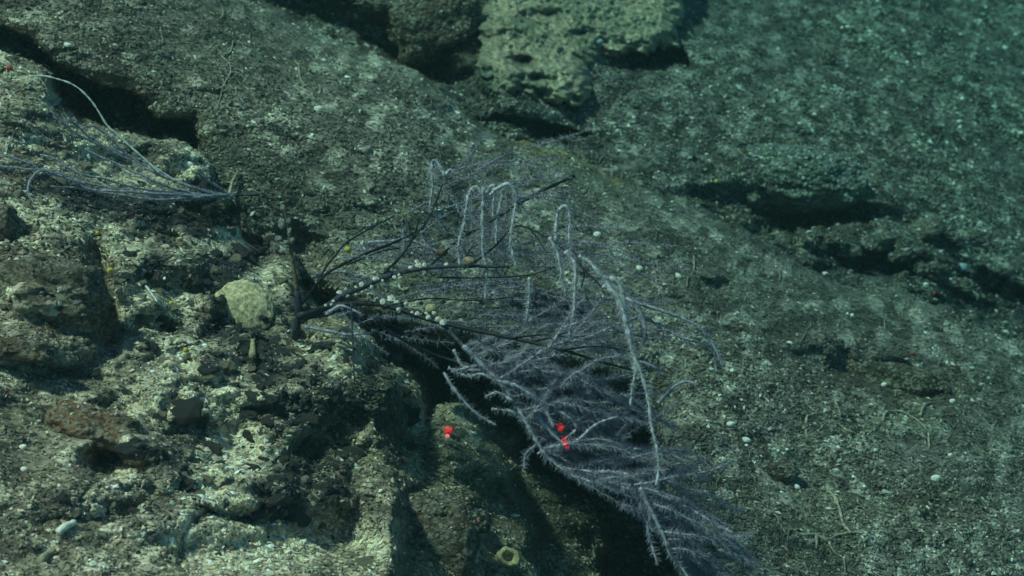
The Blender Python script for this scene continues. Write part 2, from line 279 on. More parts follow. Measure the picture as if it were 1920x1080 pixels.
for args in ((170, 290, 40, 40, 60), (240, 330, 110, 28, 10), (345, 312, 45, 26, 10), (430, 430, 30, 12, 0), (400, 460, 30, 22), (245, 465, 45, 26, 0), (220, 440, 22, 14), (60, 400, 50, 26), (130, 430, 70, 22, 15), (250, 590, 50, 60), (330, 570, 70, 40), (210, 470, 30, 20),
             (365, 738, 100, 44, 0), (320, 650, 60, 22), (455, 830, 46, 60, 10), (420, 880, 46, 100, 10), (450, 1030, 110, 45, 0), (560, 1020, 90, 40), (690, 1040, 60, 40), (640, 660, 30, 40), (330, 690, 40, 20), (500, 520, 40, 20), (490, 740, 40, 14), (620, 640, 60, 30)):
    sandm = np.maximum(sandm, blob(*args, sharp=1.6, warp=1.3))
co = paint(co, np.clip(sandm*1.15, 0, 1)*np.clip(0.9 + 0.5*n70, 0, 1), SAND)
mang = np.zeros(XX.shape, np.float32)
for args in ((110, 370, 60, 26), (180, 395, 60, 26), (250, 380, 60, 20), (330, 400, 100, 24, 5), (420, 345, 60, 22, 20), (170, 450, 60, 22, 10), (290, 500, 60, 40, 30), (440, 490, 60, 26, 15), (330, 630, 50, 26), (300, 600, 30, 40), (400, 600, 40, 40),
             (370, 775, 38, 36), (385, 830, 32, 40), (450, 790, 40, 18, 10), (500, 760, 40, 20), (560, 770, 70, 30, 10), (680, 740, 70, 40, 15), (610, 650, 40, 20), (510, 930, 60, 34, 10), (560, 880, 40, 40, 60), (440, 950, 60, 16), (570, 550, 30, 40), (470, 600, 30, 20),
             (420, 520, 50, 16), (650, 700, 60, 26), (520, 690, 50, 26), (500, 650, 40, 30), (740, 780, 40, 60), (235, 300, 50, 14), (360, 350, 60, 20)):
    mang = np.maximum(mang, blob(*args, sharp=1.4, warp=1.5))
mang = np.maximum(mang*smooth(-0.45, 0.0, n25 + 0.25), nod*rough*smooth(0.50, 0.62, cv)*0.92)
mang = mang*(1 - .75*np.clip(sandm*1.3, 0, 1)); co = paint(co, np.clip(mang*1.25, 0, 1)*0.95, MANG_AND_SHADE)
for b_, c_, k_ in ((blob(110, 525, 105, 55, 5), (0.11, 0.075, 0.05), .7), (blob(175, 560, 40, 80), BROWN, .7), (blob(40, 640, 70, 26), (0.10, 0.07, 0.045), .6), (blob(380, 400, 30, 18), RUST, .8), (blob(30, 800, 70, 60), (0.08, 0.075, 0.055), .4),  # second blob darkens the left boulder's right side as painted shade
                   (blob(880, 860, 200, 90, 25), (0.14, 0.125, 0.07), .7), (blob(800, 1000, 130, 90), (0.12, 0.095, 0.065), .7), (blob(1080, 980, 200, 110, 20), (0.045, 0.037, 0.024), .9), (blob(640, 830, 90, 40), (0.12, 0.105, 0.055), .6), (blob(620, 620, 40, 40), (0.2, 0.16, 0.09), .5),  # darkest blob paints shade over the lower right face
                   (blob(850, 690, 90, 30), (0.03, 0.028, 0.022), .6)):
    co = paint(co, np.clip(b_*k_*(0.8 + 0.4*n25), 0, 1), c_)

def sheet(name, depth, col, keep, **props):
    V = at(XX, YY, depth); h, w = XX.shape; idx = np.arange(h*w).reshape(h, w)
    k = keep[:-1, :-1] | keep[1:, :-1] | keep[:-1, 1:] | keep[1:, 1:]
    F = np.stack([idx[:-1, :-1], idx[1:, :-1], idx[1:, 1:], idx[:-1, 1:]], -1)[k]
    used = np.zeros(h*w, bool); used[F.ravel()] = True; remap = np.cumsum(used) - 1
    me = new_mesh(name, V.reshape(-1, 3)[used], remap[F], np.clip(col.reshape(-1, 3)[used], 0.004, 0.8), True, M_rock)
    return link(name, me, **props)
inside = np.where(sd_s > 30, slab + 0.02, 99)
inside = np.minimum(inside, np.where(sd_o > 30, out + 0.02, 99))
far_keep = far < inside + 0.05
slab_keep = (sd_s > -75) & ~((sd_o > 45) & (slab > out + 0.03))
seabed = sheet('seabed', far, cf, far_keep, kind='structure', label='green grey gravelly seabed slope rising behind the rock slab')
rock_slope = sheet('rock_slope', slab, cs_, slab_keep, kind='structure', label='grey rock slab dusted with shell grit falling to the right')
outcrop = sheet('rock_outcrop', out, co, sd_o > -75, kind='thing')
outcrop['label'] = 'knobbly outcrop with black crust and cream sand at the lower left'; outcrop['category'] = 'rock'
# the composite surface, for things that stand on it
stack_ = np.stack([far, np.where(sd_s > -75, slab, 99), np.where(sd_o > -75, out, 99)])
which = np.argmin(stack_, 0); DEP = np.min(stack_, 0)
CMP = np.where((which == 0)[..., None], cf, np.where((which == 1)[..., None], cs_, co))
def gi(px, py):
    ix = np.clip(np.searchsorted(GX, px) , 1, len(GX) - 2); iy = np.clip(np.searchsorted(GY, py), 1, len(GY) - 2); return iy, ix
def depth_at(px, py): return DEP[gi(px, py)]
PTS = at(XX, YY, DEP)
SM = DEP.copy()
for _ in range(3): SM[1:-1, 1:-1] = (SM[1:-1, 1:-1]*2 + SM[:-2, 1:-1] + SM[2:, 1:-1] + SM[1:-1, :-2] + SM[1:-1, 2:])/6
PS = at(XX, YY, SM)
NRM = np.cross(np.gradient(PS, axis=1), -np.gradient(PS, axis=0)); NRM /= np.linalg.norm(NRM, axis=-1)[..., None] + 1e-12
def surf(px, py, lift=0.0):
    i = gi(px, py); return at(px, py, DEP[i]) + NRM[i]*lift, NRM[i]
# @@REST
# ------------------------------------------------------------------ loose shell grit on every surface
OCT_V = np.array([(1, 0, 0), (-1, 0, 0), (0, 1, 0), (0, -1, 0), (0, 0, 1), (0, 0, -1)], float)
OCT_F = np.array([(0, 2, 4), (2, 1, 4), (1, 3, 4), (3, 0, 4), (2, 0, 5), (1, 2, 5), (3, 1, 5), (0, 3, 5)])
bare = np.zeros(XX.shape, np.float32)              # places the grit does not settle on
for args in ((175, 800, 85, 45, 10), (100, 555, 110, 60), (880, 60, 20, 100), (800, 40, 80, 70), (1650, 700, 120, 34, 12), (1455, 888, 40, 22), (455, 575, 50, 40), (1190, 306, 36, 20), (790, 1000, 60, 60)):
    bare = np.maximum(bare, blob(*args, sharp=2))
def grit(n):
    px = rng.uniform(-60, 1980, n); py = rng.uniform(-50, 1130, n); i = gi(px, py)
    w_ = which[i]; keep = rng.random(n) < (1 - 0.92*bare[i])*np.where(w_ == 2, 0.8, 1.0)*np.where(CMP[i].max(-1) < 0.035, 0.5, 1.0)*np.clip(.9 + .8*n25[i] + .5*n4[i], .5, 1)
    px, py = px[keep], py[keep]; i = gi(px, py); n = len(px)
    P = PTS[i]; N = NRM[i] + rng.normal(0, .35, (n, 3)); N /= np.linalg.norm(N, axis=1)[:, None]
    P = P + (at(px, py, DEP[i] + 0.0) - at(XX[i], YY[i], DEP[i]))
    a = rng.normal(0, .55, n) + np.where(rng.random(n) < .25, rng.uniform(-1.6, 1.6, n), 0); T = np.cos(a)[:, None]*RX - np.sin(a)[:, None]*UP; T -= (T*N).sum(1)[:, None]*N; T /= np.linalg.norm(T, axis=1)[:, None]
    B = np.cross(N, T); sc = np.minimum(np.exp(rng.normal(0, .36, n)), 2.1)*np.where(which[i] == 0, 1.3, .92)
    sc = sc*(.72 + .28*np.clip(1 + 2.2*n10[i], .3, 2.0)); L_ = sc*0.00136*rng.uniform(.7, 1.6, n); W_ = sc*0.00104*rng.uniform(.6, 1.2, n); H_ = sc*0.0008*rng.uniform(.6, 1.5, n)
    O = OCT_V[None]*np.ones((n, 1, 1)) + rng.normal(0, .22, (n, 6, 3))
    V = P[:, None] + N[:, None]*(H_*.3)[:, None, None] + O[..., :1]*L_[:, None, None]*T[:, None] + O[..., 1:2]*W_[:, None, None]*B[:, None] + O[..., 2:]*H_[:, None, None]*N[:, None]
    F = (OCT_F[None] + (np.arange(n)*6)[:, None, None]).reshape(-1, 3)
    c = CMP[i]*np.exp(rng.normal(0.03, .56, n))[:, None]*(1 + rng.normal(0, .055, (n, 3)))
    r = rng.random(n); c = np.where((r < .022)[:, None], np.array([.55, .56, .50]), c); c = np.where(((r > .018) & (r < .10))[:, None], np.array([.27, .26, .19])*rng.uniform(.7, 1.3, (n, 1)), c)
    c = np.where(((r > .10) & (r < .13))[:, None], np.array([.02, .022, .025]), c)
    V = V.reshape(-1, 3); C = np.repeat(np.clip(c, .005, .8), 6, 0)
    for P, N, cc in DUST:
        m_ = len(P); T = np.cross(N, rng.normal(0, 1, (m_, 3))*.35 + UP); T /= np.linalg.norm(T, axis=1)[:, None]; B = np.cross(N, T); sc = np.exp(rng.normal(0, .36, m_))
        O = OCT_V[None]*np.array([.0016, .0012, .0008]) + rng.normal(0, .0003, (m_, 6, 3)); O = O*sc[:, None, None]
        v = P[:, None] + N[:, None]*.0004 + O[..., :1]*T[:, None] + O[..., 1:2]*B[:, None] + O[..., 2:]*N[:, None]
        F = np.vstack([F, (OCT_F[None] + (np.arange(m_)*6)[:, None, None] + len(V)).reshape(-1, 3)]); V = np.vstack([V, v.reshape(-1, 3)]); C = np.vstack([C, np.repeat(np.clip(cc, .005, .8), 6, 0)])
    me = new_mesh('shell_grit', V, F, C, False, M_flake)
    link('shell_grit', me, kind='stuff', label='pale shell and rock grit lying over the rock')
def threads(n):                                    # short curled worm threads among the grit
    out = []; cols = []
    px = rng.uniform(0, 1920, n); py = rng.uniform(0, 1080, n)
    for x, y in zip(px, py):
        i = gi(x, y)
        if rng.random() < bare[i] or (which[i] == 2 and rng.random() < .6): continue
        a = rng.uniform(0, 6.3); k = rng.normal(0, .55); L = rng.uniform(3, 7); pts = [(x, y)]
        for s in range(4): a += k + rng.normal(0, .3); pts.append((pts[-1][0] + L*math.cos(a), pts[-1][1] + L*.8*math.sin(a)))
        pts = np.array(pts); P, N = surf(pts[:, 0], pts[:, 1], 0.0014); V, F = tube(P, 0.00042*rng.uniform(.7, 1.5), 3); out.append((V, F)); cols.append(np.tile(np.array([.27, .24, .18])*rng.uniform(.5, 1.2), (len(V), 1)))
    V, F = merge(out); link('worm_threads', new_mesh('worm_threads', V, F, np.vstack(cols), True, M_flake), kind='stuff', label='short pale threads curled among the grit')
threads(1500)
# ------------------------------------------------------------------ boulders
def ico(sub):
    import bmesh
    bm = bmesh.new(); bmesh.ops.create_icosphere(bm, subdivisions=sub, radius=1); V = np.array([v.co[:] for v in bm.verts]); F = np.array([[v.index for v in f.verts] for f in bm.faces]); bm.free(); return V, F
ICO = {k: ico(k) for k in (1, 2, 3, 4, 5, 6)}
def lump(sub, rx, ry, rz, rot=0.0, amp=.22, freq=1.6, seed=0, box=0.0, fine=.05):
    """An irregular stone in view-aligned axes: metres right, up and towards the viewer."""
    V, F = ICO[sub]; D = V.copy()
    if box: D = D/np.maximum(np.abs(D).max(1)[:, None], 1e-6)*box + D*(1 - box)
    q = V + seed*7.31
    s = 1 + amp*fbm(q, freq, 3, seed) + fine*fbm(q, freq*5, 3, seed + 5)
    D = D*s[:, None]*np.array([rx, ry, rz]); c, si = math.cos(math.radians(rot)), math.sin(math.radians(rot))
    x = D[:, 0]*c - D[:, 1]*si; y = D[:, 0]*si + D[:, 1]*c
    return x[:, None]*RX + y[:, None]*UP - D[:, 2:]*FW, F, V
DUST = []
def sprinkle(C, V, F, per, tint):
    a, b, c = V[F[:, 0]], V[F[:, 1]], V[F[:, 2]]; n = np.cross(b - a, c - a); A = np.linalg.norm(n, axis=1); n = n/(A[:, None] + 1e-15); w = A*np.clip(n@(UP*.85 - FW*.5) - .12, 0, 1); k = int(w.sum()*.5*per)
    if k < 1: return
    j = rng.choice(len(F), k, p=w/w.sum()); u, v = rng.random((2, k, 1)); f = u + v > 1; u = np.where(f, 1 - u, u); v = np.where(f, 1 - v, v)
    DUST.append((C + a[j] + (b - a)[j]*u + (c - a)[j]*v, n[j], np.asarray(tint)*np.exp(rng.normal(0, .6, (k, 1)))*(1 + rng.normal(0, .05, (k, 3)))))
def boulder(name, px, py, rx, ry, rz, label, cat, col, col2=None, rot=0, sub=5, lift=0.0, seed=0, amp=.22, box=.25, freq=1.6, fine=.06, dark=None, group=None, mat=None, depth=None, grit_per=45000):
    d = float(depth if depth is not None else depth_at(px, py)); m = d*TH/960
    V, F, S = lump(sub, rx*m, ry*m, rz*m, rot, amp, freq, seed, box, fine)
    C = at(px, py, d - lift); sprinkle(C, V, F, grit_per, np.asarray(col)*.5 + .09)
    col = np.asarray(col)*np.ones((len(V), 1)); k = smooth(-.1, .5, fbm(S + seed, 2.2, 3, seed + 9))[:, None]
    if col2 is not None: col = col*(1 - k) + np.asarray(col2)*k
    col = col*(1 + .5*fbm(S + seed, 14, 3, seed + 3))[:, None]
    me = new_mesh(name, V, F, np.clip(col, .004, .8), True, mat or M_stone)
    o = link(name, me, label=label, category=cat); o.location = Vector(C)
    if group: o['group'] = group
    return o
boulder('boulder', 100, 548, 104, 62, 70, 'low brown boulder at the left edge with a dark hollow on its right', 'rock', (.12, .095, .07), (.07, .05, .035), rot=-4, seed=3, lift=-.02, box=.4, amp=.32, fine=.12, grit_per=30000)
boulder('boulder', -6, 425, 38, 46, 50, 'small brown boulder cut off by the left edge under the coral tips', 'rock', (.11, .08, .055), (.06, .045, .03), seed=5, lift=.0)
boulder('boulder', 30, 655, 75, 24, 40, 'narrow brown ledge stone below the low brown boulder', 'rock', (.12, .085, .055), (.09, .055, .035), seed=8, rot=-4, box=.3)
boulder('boulder', 178, 803, 84, 40, 55, 'smooth rust brown stone with a black shadow under its right end', 'rock', (.165, .095, .055), (.12, .085, .058), rot=-14, seed=11, lift=-.004, box=.35, amp=.34, fine=.12, grit_per=26000)
boulder('boulder', 800, 1010, 92, 88, 60, 'large grey brown rounded boulder at the bottom edge beside the cup sponge', 'rock', (.105, .085, .062), (.085, .06, .042), seed=14, lift=-.01, box=.3)
boulder('stone', 897, 978, 24, 23, 24, 'round black stone right of the big bottom boulder', 'stone', (.022, .026, .034), seed=17, sub=4, lift=.012, amp=.1)
boulder('stone', 1457, 888, 40, 21, 26, 'lone oval dark brown stone on the gravel at the lower right', 'stone', (.05, .038, .028), seed=19, sub=4, lift=.004, amp=.12, rot=6)
boulder('stone', 1650, 708, 120, 34, 40, 'long flat brown stone half buried in the right hand gravel', 'stone', (.075, .055, .036), (.05, .045, .035), seed=21, lift=-.008, rot=-12, amp=.2, grit_per=9000)
boulder('stone', 1735, 432, 36, 21, 30, 'small tilted brown stone right of the dark cave', 'stone', (.115, .09, .07), seed=23, sub=4, rot=24, lift=.01)
boulder('boulder', 1490, 338, 128, 62, 90, 'rounded grit covered boulder roofing the dark cave at right', 'rock', (.125, .135, .10), (.10, .10, .07), seed=26, lift=-.025, rot=-6, sub=6, amp=.2, mat=M_rock, grit_per=420000, fine=.09)
for k, (x, y, a_, b_) in enumerate(((1590, 470, 26, 13), (1640, 452, 20, 11), (1690, 480, 24, 12), (1560, 448, 16, 10), (1745, 505, 24, 12), (1800, 535, 28, 13), (1850, 528, 22, 12), (1400, 372, 26, 14), (1370, 395, 16, 9), (1690, 520, 18, 8))):
    boulder('stone', x, y, a_, b_, a_, 'dark rubble stone lying in the broken ledge at right', 'stone', (.07, .062, .045), (.04, .04, .034), seed=130 + k, sub=4, lift=.0, rot=rng.uniform(-15, 25), amp=.35, box=.4, fine=.12, group='rubble stones in the broken ledge', grit_per=60000)
boulder('stone', 1553, 112, 13, 12, 14, 'tiny square dark brown stone alone on the far slope', 'stone', (.045, .038, .022), seed=28, sub=3, box=.6, lift=.01, amp=.1)
boulder('stone', 1492, 272, 17, 8, 12, 'thin brown chip lying above the grit covered boulder', 'stone', (.10, .07, .045), seed=29, sub=3, lift=.004, rot=-6)
boulder('boulder', 815, 38, 82, 62, 40, 'smooth dark brown boulder in the hollow left of the pale crusted one', 'rock', (.075, .05, .032), (.06, .045, .03), seed=31, lift=-.01, amp=.38, rot=20, box=.4, fine=.14, grit_per=70000)
boulder('boulder', 725, 66, 80, 30, 40, 'low dark rubble stone behind the top edge of the slab', 'rock', (.07, .066, .048), (.04, .04, .032), seed=33, lift=.0, rot=-14)
grit(175000)
# the pale crusted boulder at the top
def crusted():
    pts = [(915, -60), (1290, -60), (1275, 20), (1268, 70), (1225, 84), (1150, 96), (1128, 108), (1118, 150), (1112, 196), (1075, 192), (1030, 186), (985, 182), (940, 176), (905, 150), (893, 60)]
    xs = np.arange(880, 1320, 2.2); ys = np.arange(-90, 225, 2.2); X, Y = np.meshgrid(xs, ys); pd = 1/invd(X, Y)
    q = np.stack([pd*(X - 960)/960*TH, pd*(Y - 540)/960*TH, pd*.6], -1)
    sd_ = poly_sd(pts, X + 26*fbm(q, 22, 3, 61) + 9*vnoise(q, 110, 64), Y + 26*fbm(q, 22, 3, 62) + 9*vnoise(q, 110, 65))
    t = np.clip(sd_/55, 0, 1); dome = 0.075*np.sqrt(np.clip(1 - (1 - t)**2, 0, 1))
    rel = 0.026*fbm(q, 12, 2, 66) + 0.014*fbm(q, 34, 3, 67) + .012*fbm(q, 80, 4, 68, .65) + .004*fbm(q, 240, 2, 69)
    kd, kv = cells(q[..., 0]*1.0, q[..., 1], 70, 77); kd2, _ = cells(q[..., 0], q[..., 1], 150, 78); rel = rel + .006*np.clip(1 - kd*1.2, 0, 1)*smooth(.2, .6, kv) + .005*np.clip(1 - kd2*1.2, 0, 1)
    hole = np.exp(-(((X - 985)/22 + .8*fbm(q, 60, 2, 81))**2 + ((Y - 112)/9 + fbm(q, 50, 2, 82))**2)) + np.exp(-(((X - 1005)/14)**2 + ((Y - 146)/8)**2))*.7 + np.exp(-(((X - 1090)/16)**2 + ((Y - 62)/6)**2))*.6 + np.exp(-(((X - 1030)/30)**2 + ((Y - 26)/7)**2))*.6 + np.exp(-(((X - 1130)/12)**2 + ((Y - 92)/20)**2))*.6
    base = np.minimum(far[gi(X.ravel(), Y.ravel())].reshape(X.shape), pd + .13)
    d = pd + .160 - dome - rel*.9 + .035*hole + np.where(sd_ < 0, .16 + .01*np.clip(-sd_, 0, 9), 0)
    h, w = X.shape; idx = np.arange(h*w).reshape(h, w); keep = sd_ > -9; k = keep[:-1, :-1] & keep[1:, 1:] & keep[1:, :-1] & keep[:-1, 1:]
    F = np.stack([idx[:-1, :-1], idx[1:, :-1], idx[1:, 1:], idx[:-1, 1:]], -1)[k]; used = np.zeros(h*w, bool); used[F.ravel()] = True; rm = np.cumsum(used) - 1
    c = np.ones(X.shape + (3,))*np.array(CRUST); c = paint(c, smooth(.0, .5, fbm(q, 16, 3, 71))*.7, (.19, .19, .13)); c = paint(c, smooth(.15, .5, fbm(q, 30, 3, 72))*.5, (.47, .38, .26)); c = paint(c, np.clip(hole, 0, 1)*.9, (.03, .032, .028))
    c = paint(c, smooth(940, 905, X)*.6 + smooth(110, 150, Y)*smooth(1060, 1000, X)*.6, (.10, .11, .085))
    c = c*(1 + .5*fbm(q, 160, 2, 74))[..., None]
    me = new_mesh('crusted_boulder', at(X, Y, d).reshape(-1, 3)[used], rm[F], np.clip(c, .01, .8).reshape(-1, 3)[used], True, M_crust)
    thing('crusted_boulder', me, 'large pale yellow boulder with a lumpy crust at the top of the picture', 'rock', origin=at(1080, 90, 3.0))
crusted()
# ------------------------------------------------------------------ nodules and pale chips on the outcrop: parts of it
def pieces(name, n, mats, size, where_, tint, seed):
    r = np.random.default_rng(seed); base = []
    for k in range(10):
        V, F, S = lump(2, 1, .8, .8, 0, .65, 1.9, seed*31 + k, .3, .45); base.append(new_mesh(name, V, F, np.clip(np.asarray(tint)*(1 + .5*fbm(S, 5, 2, k))[:, None]*r.uniform(.7, 1.4), .004, .7), False, mats))
    c = 0
    while c < n:
        x, y = r.uniform(0, 800), r.uniform(290, 1070); i = gi(x, y)
        if which[i] != 2 or r.random() > where_[i]: continue
        P, N = surf(x, y); s = size*math.exp(r.normal(0, .4))*DEP[i]/1.8
        o = link(name, base[c % 10], outcrop); o.location = Vector(P - N*s*.15); o.rotation_euler = (r.normal(0, .3), r.normal(0, .5), r.normal(0, .3)); o.scale = (s*r.uniform(.9, 1.6), s, s*r.uniform(.6, 1.0)); c += 1
pieces('nodule', 290, M_stone, .0034, np.clip(mang*rough + .05*rough, 0, 1), (.030, .034, .044), 41)
pieces('chip', 280, M_stone, .0028, np.clip(sandm + .25*rough + .12, 0, 1)*(1 - bare), (.40, .34, .25), 43)
# ------------------------------------------------------------------ corals
def px_poly(pts, n, off0, off1=None, follow=None):
    """Photo polyline -> places in front of the surface by off0 .. off1 metres (or at given depths)."""
    pts = np.asarray(pts, float); Q = catmull(pts, n); t = np.linspace(0, 1, n)
    d = np.interp(t, np.linspace(0, 1, len(follow)), follow) if follow is not None else None
    return at(Q[:, 0], Q[:, 1], d)
def fringe(P, length, per_m, r0=.00032, gap=None, taper=True, droop=0.0):
    T, A, B = frames(P); s = np.r_[0, np.cumsum(np.linalg.norm(np.diff(P, axis=0), axis=1))]; n = max(6, int(s[-1]*per_m))
    u = np.sort(rng.uniform(0, s[-1], n)); k = np.clip(np.searchsorted(s, u) - 1, 0, len(P) - 2); f = ((u - s[k])/(s[k+1] - s[k] + 1e-12))[:, None]
    C = P[k]*(1 - f) + P[k+1]*f; a = rng.uniform(0, 2*np.pi, n); D = np.cos(a)[:, None]*A[k] + np.sin(a)[:, None]*B[k] + T[k]*rng.normal(.25, .25, n)[:, None] + np.array([0, 0, -droop])
    D /= np.linalg.norm(D, axis=1)[:, None]; L = length*rng.uniform(.55, 1.15, n)
    if taper: L = L*np.clip(np.minimum(u/s[-1]*8 + .45, (1 - u/s[-1])*6 + .35), 0, 1)
    X = np.cross(D, T[k] + .01); X /= np.linalg.norm(X, axis=1)[:, None] + 1e-9; Y = np.cross(D, X)
    base = [C + r0*(math.cos(q)*X + math.sin(q)*Y) for q in (0, 2.1, 4.2)]; mid = [C + D*L[:, None]*.6 + r0*.8*(math.cos(q)*X + math.sin(q)*Y) for q in (0, 2.1, 4.2)]
    V = np.stack(base + [C + D*L[:, None]], 1).reshape(-1, 3); o = (np.arange(n)*4)[:, None, None]
    return V, (np.array([(0, 1, 3), (1, 2, 3), (2, 0, 3)])[None] + o).reshape(-1, 3)
def coral_root(name, px, py, label, cat, d):
    o = bpy.data.objects.new(name, None); COL.objects.link(o); o.location = Vector(at(px, py, d)); o.empty_display_size = .02; o['label'] = label; o['category'] = cat; return o
def branch(root, name, pts, depths, r0, r1, mat, n=None, k=6, wob=.0, **props):
    n = n or max(10, int(sum(math.dist(a, b) for a, b in zip(pts, pts[1:]))/7)); P = px_poly(pts, n, 0, follow=depths); r0 *= .8; r1 *= .85
    if wob: P = P + np.cumsum(rng.normal(0, wob, P.shape), 0)*np.linspace(0, 1, n)[:, None]
    r = np.linspace(r0, r1, n)*(1 + .12*rng.normal(0, 1, n)); V, F = tube(P, r, k); part(name, new_mesh(name, V, F, None, True, mat), root, **props); return P
def frond(root, pts, depths, r=.0011, hair=.0048, per_m=3600, mat=None, beads=True, name='frond', hair_mat=None, r0f=.00028, droop=.15):
    n = max(12, int(sum(math.dist(a, b) for a, b in zip(pts, pts[1:]))/5)); P = px_poly(pts, n, 0, follow=depths); P = P + fbm(P, 30, 2, int(P[0, 0]*1e4) % 97)[:, None]*np.linspace(0, 1, n)[:, None]*.006*RX + fbm(P, 45, 2, int(P[0, 2]*1e4) % 89)[:, None]*np.linspace(0, 1, n)[:, None]*.0035*UP
    rr = r*np.linspace(1.15, .7, n)*(1 + (.25*rng.normal(0, 1, n) if beads else 0)); rr = np.clip(rr, r*.4, r*1.8); V, F = tube(P, rr, 5)
    me = new_mesh(name, V, F, None, True, mat or M_frond); f = part(name, me, root)
    if hair: V, F = fringe(P, hair, per_m, r0f, droop=droop); part('polyp_fringe', new_mesh('polyp_fringe', V, F, None, False, hair_mat or M_fringe), f, kind='stuff')
    return P
R = coral_root('bushy_coral', 552, 632, 'large feathery lavender coral on a black trunk drooping over the dark hollow', 'coral', depth_at(552, 632))
d0 = float(depth_at(552, 632)) - .004
D = lambda *a: [d0 + v for v in a]
branch(R, 'trunk', [(548, 640), (557, 612), (560, 585), (557, 545)], D(0, -.012, -.02, -.024), .0040, .0030, M_grey, k=8)
branch(R, 'bare_stem', [(557, 548), (552, 512), (546, 470), (540, 430), (532, 386)], D(-.024, -.026, -.03, -.034, -.04), .0024, .0008, M_dead, k=7, wob=.0003, label='upper trunk bare of tissue, orange brown and overgrown')
main = []
main.append(branch(R, 'branch', [(560, 592), (600, 582), (640, 556), (680, 538), (720, 520), (780, 505), (850, 499), (956, 500)], D(-.02, -.03, -.05, -.06, -.07, -.08, -.09, -.09), .0034, .0014, M_grey))
main.append(branch(R, 'branch', [(562, 594), (620, 574), (690, 569), (745, 579), (800, 598), (870, 615), (960, 634), (1050, 655), (1130, 679), (1200, 698)], D(-.02, -.04, -.06, -.08, -.10, -.12, -.13, -.14, -.14, -.13), .0030, .0011, M_black))
main.append(branch(R, 'branch', [(566, 570), (585, 545), (610, 515), (650, 492), (700, 470), (745, 452), (800, 425), (860, 395), (905, 372)], D(-.02, -.03, -.03, -.02, 0, .02, .05, .08, .10), .0018, .0007, M_black))
main.append(branch(R, 'branch', [(590, 538), (612, 500), (628, 480), (650, 455), (700, 425), (740, 405)], D(-.03, -.03, -.03, -.02, 0, .02), .0013, .0005, M_black))
main.append(branch(R, 'branch', [(720, 512), (752, 480), (775, 447), (800, 415), (815, 385), (830, 345)], D(-.07, -.06, -.05, -.04, -.03, -.03), .0014, .0007, M_black))
branch(R, 'branch', [(771, 452), (780, 430), (786, 408)], D(-.05, -.05, -.05), .0008, .0004, M_black)
main.append(branch(R, 'branch', [(800, 505), (860, 450), (905, 425), (930, 410), (975, 381), (1020, 356), (1077, 330)], D(-.08, -.03, 0, .01, .03, .05, .07), .0012, .0016, M_black))
main.append(branch(R, 'branch', [(880, 500), (930, 460), (965, 425), (1000, 432), (1040, 455), (1080, 490), (1130, 540)], D(-.09, -.08, -.07, -.08, -.10, -.13, -.15), .0011, .0006, M_black))
main.append(branch(R, 'branch', [(566, 598), (610, 590), (650, 582), (700, 600), (760, 640), (830, 670), (900, 690), (950, 720)], D(-.02, -.03, -.03, -.03, -.02, -.02, -.03, -.05), .0018, .0010, M_grey))
main.append(branch(R, 'branch', [(830, 607), (865, 645), (900, 680), (935, 715), (962, 755), (985, 790), (1008, 830), (1040, 870), (1090, 893), (1150, 905), (1200, 915)], D(-.11, -.12, -.13, -.13, -.13, -.13, -.13, -.14, -.14, -.14, -.14), .0021, .0014, M_grey))
main.append(branch(R, 'branch', [(1200, 915), (1222, 960), (1240, 1000), (1262, 1045), (1290, 1090)], D(-.14, -.15, -.16, -.17, -.18), .0014, .0008, M_grey))
branch(R, 'branch', [(658, 566), (660, 610), (662, 660), (665, 720)], D(-.07, -.075, -.08, -.08), .0009, .0006, M_grey, label='straight thin rod hanging from the black branch')
for pts, dd in (([(960, 634), (1020, 628), (1080, 632), (1150, 622), (1215, 634)], (-.13, -.12, -.11, -.1, -.1)), ([(820, 520), (900, 521), (990, 516), (1040, 500)], (-.08, -.06, -.04, -.03)), ([(1000, 640), (1050, 628), (1110, 600)], (-.13, -.12, -.1)),
                ([(1060, 655), (1120, 650), (1190, 660)], (-.14, -.13, -.12)), ([(720, 575), (800, 560), (900, 563), (1000, 552)], (-.07, -.06, -.05, -.05)), ([(650, 497), (720, 470), (790, 462), (850, 440)], (-.02, 0, .02, .03)), ([(870, 505), (880, 470), (905, 455)], (-.09, -.08, -.07)),
                ([(1075, 470), (1095, 510), (1090, 540)], (-.12, -.13, -.13)), ([(990, 425), (1010, 450), (1022, 470)], (-.07, -.08, -.09)), ([(905, 372), (912, 410), (918, 425)], (.05, .02, 0)), ([(700, 600), (750, 615), (820, 640), (850, 660)], (-.03, -.03, -.04, -.05))):
    branch(R, 'branch', pts, D(*dd), .0009, .0004, M_black)
